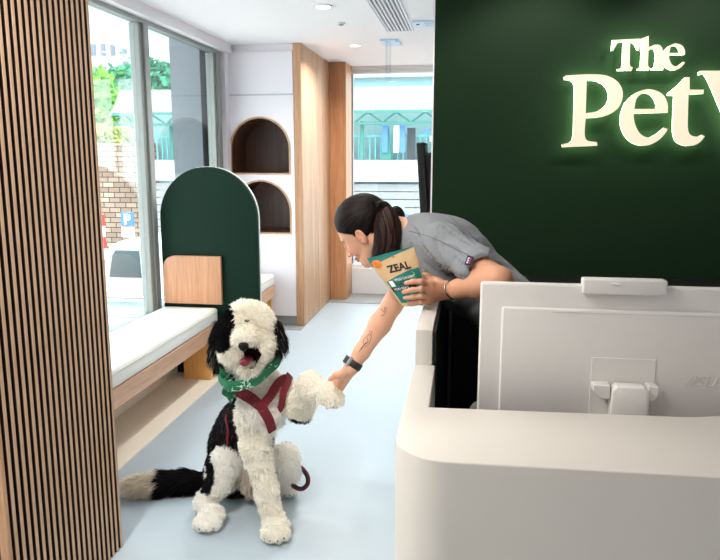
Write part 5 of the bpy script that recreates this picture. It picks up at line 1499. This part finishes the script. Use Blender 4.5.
# ---- watch, bracelet, tattoos
def band(center, axis, r, w_, name, mat, th=0.002, par=None):
    ax = nrm3(axis); a = nrm3(np.cross(ax, (0, 1.0, 0.2))); b_ = np.cross(ax, a)
    P_, N_ = [], []
    for k in range(36):
        t = 2 * pi * k / 36; o = a * cos(t) + b_ * sin(t)
        h = body_bvh.ray_cast(Vector(center + o * 0.08), Vector(-o))
        p = h[0] if h[0] and (h[0] - Vector(center)).length < 0.05 else Vector(center + o * r)
        P_.append(p + Vector(o) * 0.0018); N_.append(Vector(o))
    return ribbon(P_, N_, w_, name, mat, par if par is not None else person, th, closed=True)
ax = wrR - elR; wc = wrR - nrm3(ax) * 0.012
wb = band(wc, ax, 0.025, 0.024, 'wristwatch', pbr('watch_strap', (22, 22, 26), 0.5), 0.003)
a_ = nrm3(np.cross(nrm3(ax), (0, 1.0, 0))); o_ = nrm3(-a_ * 0.85 + np.array((0, -0.45, 0)))
for sg in (1, -1):
    pass
o_ = nrm3(np.array((-0.75, -0.45, 0.35)) - nrm3(ax) * (np.array((-0.75, -0.45, 0.35)) @ nrm3(ax)))
cpos = Vector(wc + o_ * 0.0285); zc = Vector(o_); xc = Vector(nrm3(ax)); yc = zc.cross(xc)
Mw = Matrix((xc, yc, zc)).transposed()
def obox(c0, h_, M_, name, mat, par, bev=0.001):
    b = B().box(-h_[0], h_[0], -h_[1], h_[1], -h_[2], h_[2], bev, M=M_); bmesh.ops.translate(b.bm, verts=b.bm.verts, vec=c0); return b.build(name, mat, par, smooth=True)
obox(cpos, (0.016, 0.018, 0.0055), Mw, 'watch_case', M_chrome, wb, 0.002)
obox(cpos + zc * 0.0057, (0.013, 0.015, 0.0006), Mw, 'watch_face', M_rubber, wb)
axl = wrL - elL; bc_ = wrL - nrm3(axl) * 0.014
bl_ = band(bc_, axl, 0.024, 0.005, 'bracelet', pbr('silver', (200, 200, 196), 0.25, metal=1.0), 0.0016)
M_ink = pbr('tattoo_ink', (70, 66, 76), 0.7)
for pix in ([(381, 309), (384, 312), (385, 307), (386.5, 311)], [(381, 316), (384, 314.5), (386, 311)],
            [(370, 333), (367, 337), (368, 342), (364, 345), (361, 350)], [(371, 334), (371, 339), (368, 345), (364, 348)], [(366, 337), (363, 341), (365, 346)], [(359, 352), (362, 347), (367, 342)], [(369, 331), (372, 332), (370, 336)]):
    surf_line(pix, 0.0008, 'tattoo', M_ink, person, body_bvh, 0.0002, 4)

# ================================================================ the treat pouch
bag = thing('treat_pouch', tuple(D(405, 306, 1.93)), 'kraft paper pet-treat pouch with teal label held in the person\'s left hand', 'pouch')
TL, TR, BR_, BL = D(367, 258.5, 1.93), D(413.5, 246, 1.93), D(431, 301, 1.915), D(402, 306, 1.915)
bn = nrm3(np.cross(TR - TL, BL - TL)); bn = bn if bn[1] < 0 else -bn
def bp(u, v, off=0.0, side=1):
    """u across 0..1, v down 0..1; the pouch swells towards its foot"""
    p = (TL * (1 - u) + TR * u) * (1 - v) + (BL * (1 - u) + BR_ * u) * v
    p = p + (BL - TL) * 0.03 * sin(pi * u) * (v > 0.5) * (v - 0.5) * 2
    th_ = 0.0015 + 0.017 * (max(sin(pi * min(max(u, 0), 1)), 0) ** 0.6) * min(max(v - 0.05, 0) * 1.8, 1) ** 0.8
    wr = 0.0010 * sin(u * 17 + v * 9) * sin(v * 13 + u * 4)
    return p + bn * side * (th_ + wr * (side > 0)) + bn * off
NU, NV = 28, 34
def sheet(u0, u1, v0, v1, nu, nv, off, name, mat, par, fu=None):
    bm = bmesh.new(); g = []
    for j in range(nv + 1):
        row = []
        for i in range(nu + 1):
            u = u0 + (u1 - u0) * i / nu; v = v0 + (v1 - v0) * j / nv
            if fu: u, v = fu(i / nu, j / nv)
            row.append(bm.verts.new(bp(u, v, off)))
        g.append(row)
    for j in range(nv):
        for i in range(nu): bm.faces.new((g[j][i], g[j + 1][i], g[j + 1][i + 1], g[j][i + 1]))
    b = B(); b.bm.free(); b.bm = bm
    return b.build(name, mat, par, smooth=True, angle=0)
bm = bmesh.new(); ga, gb = [], []
for j in range(NV + 1):
    ga.append([bm.verts.new(bp(i / NU, j / NV, 0, 1)) for i in range(NU + 1)]); gb.append([bm.verts.new(bp(i / NU, j / NV, 0, -1)) for i in range(NU + 1)])
for j in range(NV):
    for i in range(NU):
        bm.faces.new((ga[j][i], ga[j + 1][i], ga[j + 1][i + 1], ga[j][i + 1])); bm.faces.new((gb[j][i], gb[j][i + 1], gb[j + 1][i + 1], gb[j + 1][i]))
for i in range(NU):
    bm.faces.new((ga[0][i], ga[0][i + 1], gb[0][i + 1], gb[0][i])); bm.faces.new((ga[NV][i], gb[NV][i], gb[NV][i + 1], ga[NV][i + 1]))
for j in range(NV):
    bm.faces.new((ga[j][0], gb[j][0], gb[j + 1][0], ga[j + 1][0])); bm.faces.new((ga[j][NU], ga[j + 1][NU], gb[j + 1][NU], gb[j][NU]))
bmesh.ops.recalc_face_normals(bm, faces=bm.faces)
b = B(); b.bm.free(); b.bm = bm; b.build('pouch_body', pbr('kraft_paper', (214, 178, 132), 0.6, vary=0.05, scale=30), bag, smooth=True, angle=1.0)
M_tl = pbr('teal_print', (14, 118, 110), 0.5); M_bk = pbr('black_print', (16, 18, 18), 0.5); M_or = pbr('orange_print', (224, 124, 44), 0.5); M_lm = pbr('lime_print', (160, 190, 90), 0.5)
sheet(0, 1, 0, 1, 20, 3, 0.0007, 'tear_strip', M_tl, bag, lambda a, b_: (a, b_ * (0.17 - 0.16 * a ** 0.8)))
sheet(0.10, 0.97, 0.44, 0.94, 20, 16, 0.0007, 'teal_label', M_tl, bag, lambda a, b_: (0.07 + 0.90 * a, (0.50 - 0.12 * sin(pi * a * 0.5)) + b_ * (0.93 - (0.50 - 0.12 * sin(pi * a * 0.5)))))
sheet(0.07, 0.75, 0.63, 0.70, 14, 2, 0.0011, 'black_stripe', M_bk, bag)
bm_ = bmesh.new(); cv = [bm_.verts.new(bp(0.12 + 0.105 * cos(2 * pi * k / 28), 0.145 + 0.083 * sin(2 * pi * k / 28), 0.0012)) for k in range(28)]
bm_.faces.new(cv[::-1]); b = B(); b.bm.free(); b.bm = bm_; b.build('orange_seal', M_or, bag)
b = B()
for q in range(7):
    u0 = 0.78 + 0.02 * q; v0 = 0.42 + 0.055 * q
    b.tube([Vector(bp(u0, v0, 0.0012)), Vector(bp(u0 + 0.05 * (-1) ** q, v0 + 0.05, 0.0012)), Vector(bp(u0 + 0.02, v0 + 0.08, 0.0012))], 0.0010, 5)
b.build('leaf_print', M_lm, bag)
def bagtext(body, size, u, v, name, mat, bold=0.0, slope=0.0, par=None, rows=None):
    cu = bpy.data.curves.new(name, 'FONT'); cu.body = body; cu.size = 1; cu.offset = bold; cu.resolution_u = 3
    tmp = bpy.data.objects.new('t', cu); COL.objects.link(tmp)
    me = bpy.data.meshes.new_from_object(tmp.evaluated_get(bpy.context.evaluated_depsgraph_get()))
    bpy.data.objects.remove(tmp); bpy.data.curves.remove(cu)
    W_ = np.linalg.norm(TR - TL); H_ = np.linalg.norm(BL - TL)
    for vt in me.vertices:
        uu = u + vt.co.x * size / W_; vt.co = Vector(bp(uu, v - vt.co.y * size / H_ + slope * (uu - u), 0.0016))
    return put(name, me, mat, par if par is not None else bag)
bagtext('ZEAL', 0.0305, 0.28, 0.355, 'brand_text', M_bk, 0.035)
bagtext('WILD CAUGHT', 0.0105, 0.28, 0.52, 'label_text', wh, 0.01)
bagtext('NATURALS', 0.0165, 0.27, 0.61, 'label_text', M_bk, 0.02)
bagtext('HOKI FISH S', 0.0105, 0.13, 0.685, 'label_text', wh, 0.01)
sheet(0.12, 0.23, 0.50, 0.61, 3, 3, 0.0012, 'white_print', wh, bag)
bm_ = bmesh.new(); cv = [bm_.verts.new(bp(0.52 + 0.035 * cos(pi * k / 8), 0.10 + 0.03 * sin(pi * k / 8) - 0.02, 0.0012)) for k in range(9)] ; bm_.faces.new(cv); b = B(); b.bm.free(); b.bm = bm_; b.build('hang_hole', pbr('kraft_dark', (168, 124, 80), 0.7), bag)
# ================================================================ light, camera
w = bpy.data.worlds.new('World'); SC.world = w; w.use_nodes = True
nt = w.node_tree; bg = nt.nodes['Background']
sky = nt.nodes.new('ShaderNodeTexSky'); sky.sky_type = 'HOSEK_WILKIE'
sky.sun_direction = Vector((0.55, -0.55, 0.75)).normalized(); sky.turbidity = 6; sky.ground_albedo = 0.5
mixn = nt.nodes.new('ShaderNodeMixRGB'); mixn.inputs['Fac'].default_value = 0.92; mixn.inputs['Color2'].default_value = (1.0, 0.925, 0.94, 1)
nt.links.new(sky.outputs[0], mixn.inputs['Color1']); nt.links.new(mixn.outputs[0], bg.inputs['Color'])
bg.inputs['Strength'].default_value = SKY
sl = bpy.data.lights.new('sun', 'SUN'); sl.energy = SUN; sl.angle = radians(3); sl.color = (1, 0.97, 0.9)
so = bpy.data.objects.new('sun', sl); COL.objects.link(so)
so.rotation_euler = Vector((-0.45, 0.6, -0.75)).normalized().to_track_quat('-Z', 'Y').to_euler(); so.location = (5, -8, 12)
cd = bpy.data.cameras.new('camera'); cam = bpy.data.objects.new('camera', cd); COL.objects.link(cam)
cd.sensor_fit = 'HORIZONTAL'; cd.sensor_width = 36; cd.lens = 36 * FPX / 720
cd.clip_start = 0.02; cd.clip_end = 300
cam.location = (0, 0, CH)
cam.rotation_euler = CF.to_track_quat('-Z', 'Y').to_euler()
SC.camera = cam
vs = SC.view_settings
vs.view_transform = 'Standard'; vs.look = 'None'; vs.gamma = 1; vs.use_curve_mapping = False; vs.exposure = EXPO
SC.display_settings.display_device = 'sRGB'
cy = SC.cycles
cy.use_denoising = True
try: cy.denoiser = 'OPENIMAGEDENOISE'
except Exception: pass
cy.max_bounces = 10; cy.diffuse_bounces = 5; cy.glossy_bounces = 4; cy.transmission_bounces = 4; cy.transparent_max_bounces = 12
cy.sample_clamp_indirect = 6; cy.caustics_reflective = False; cy.caustics_refractive = False
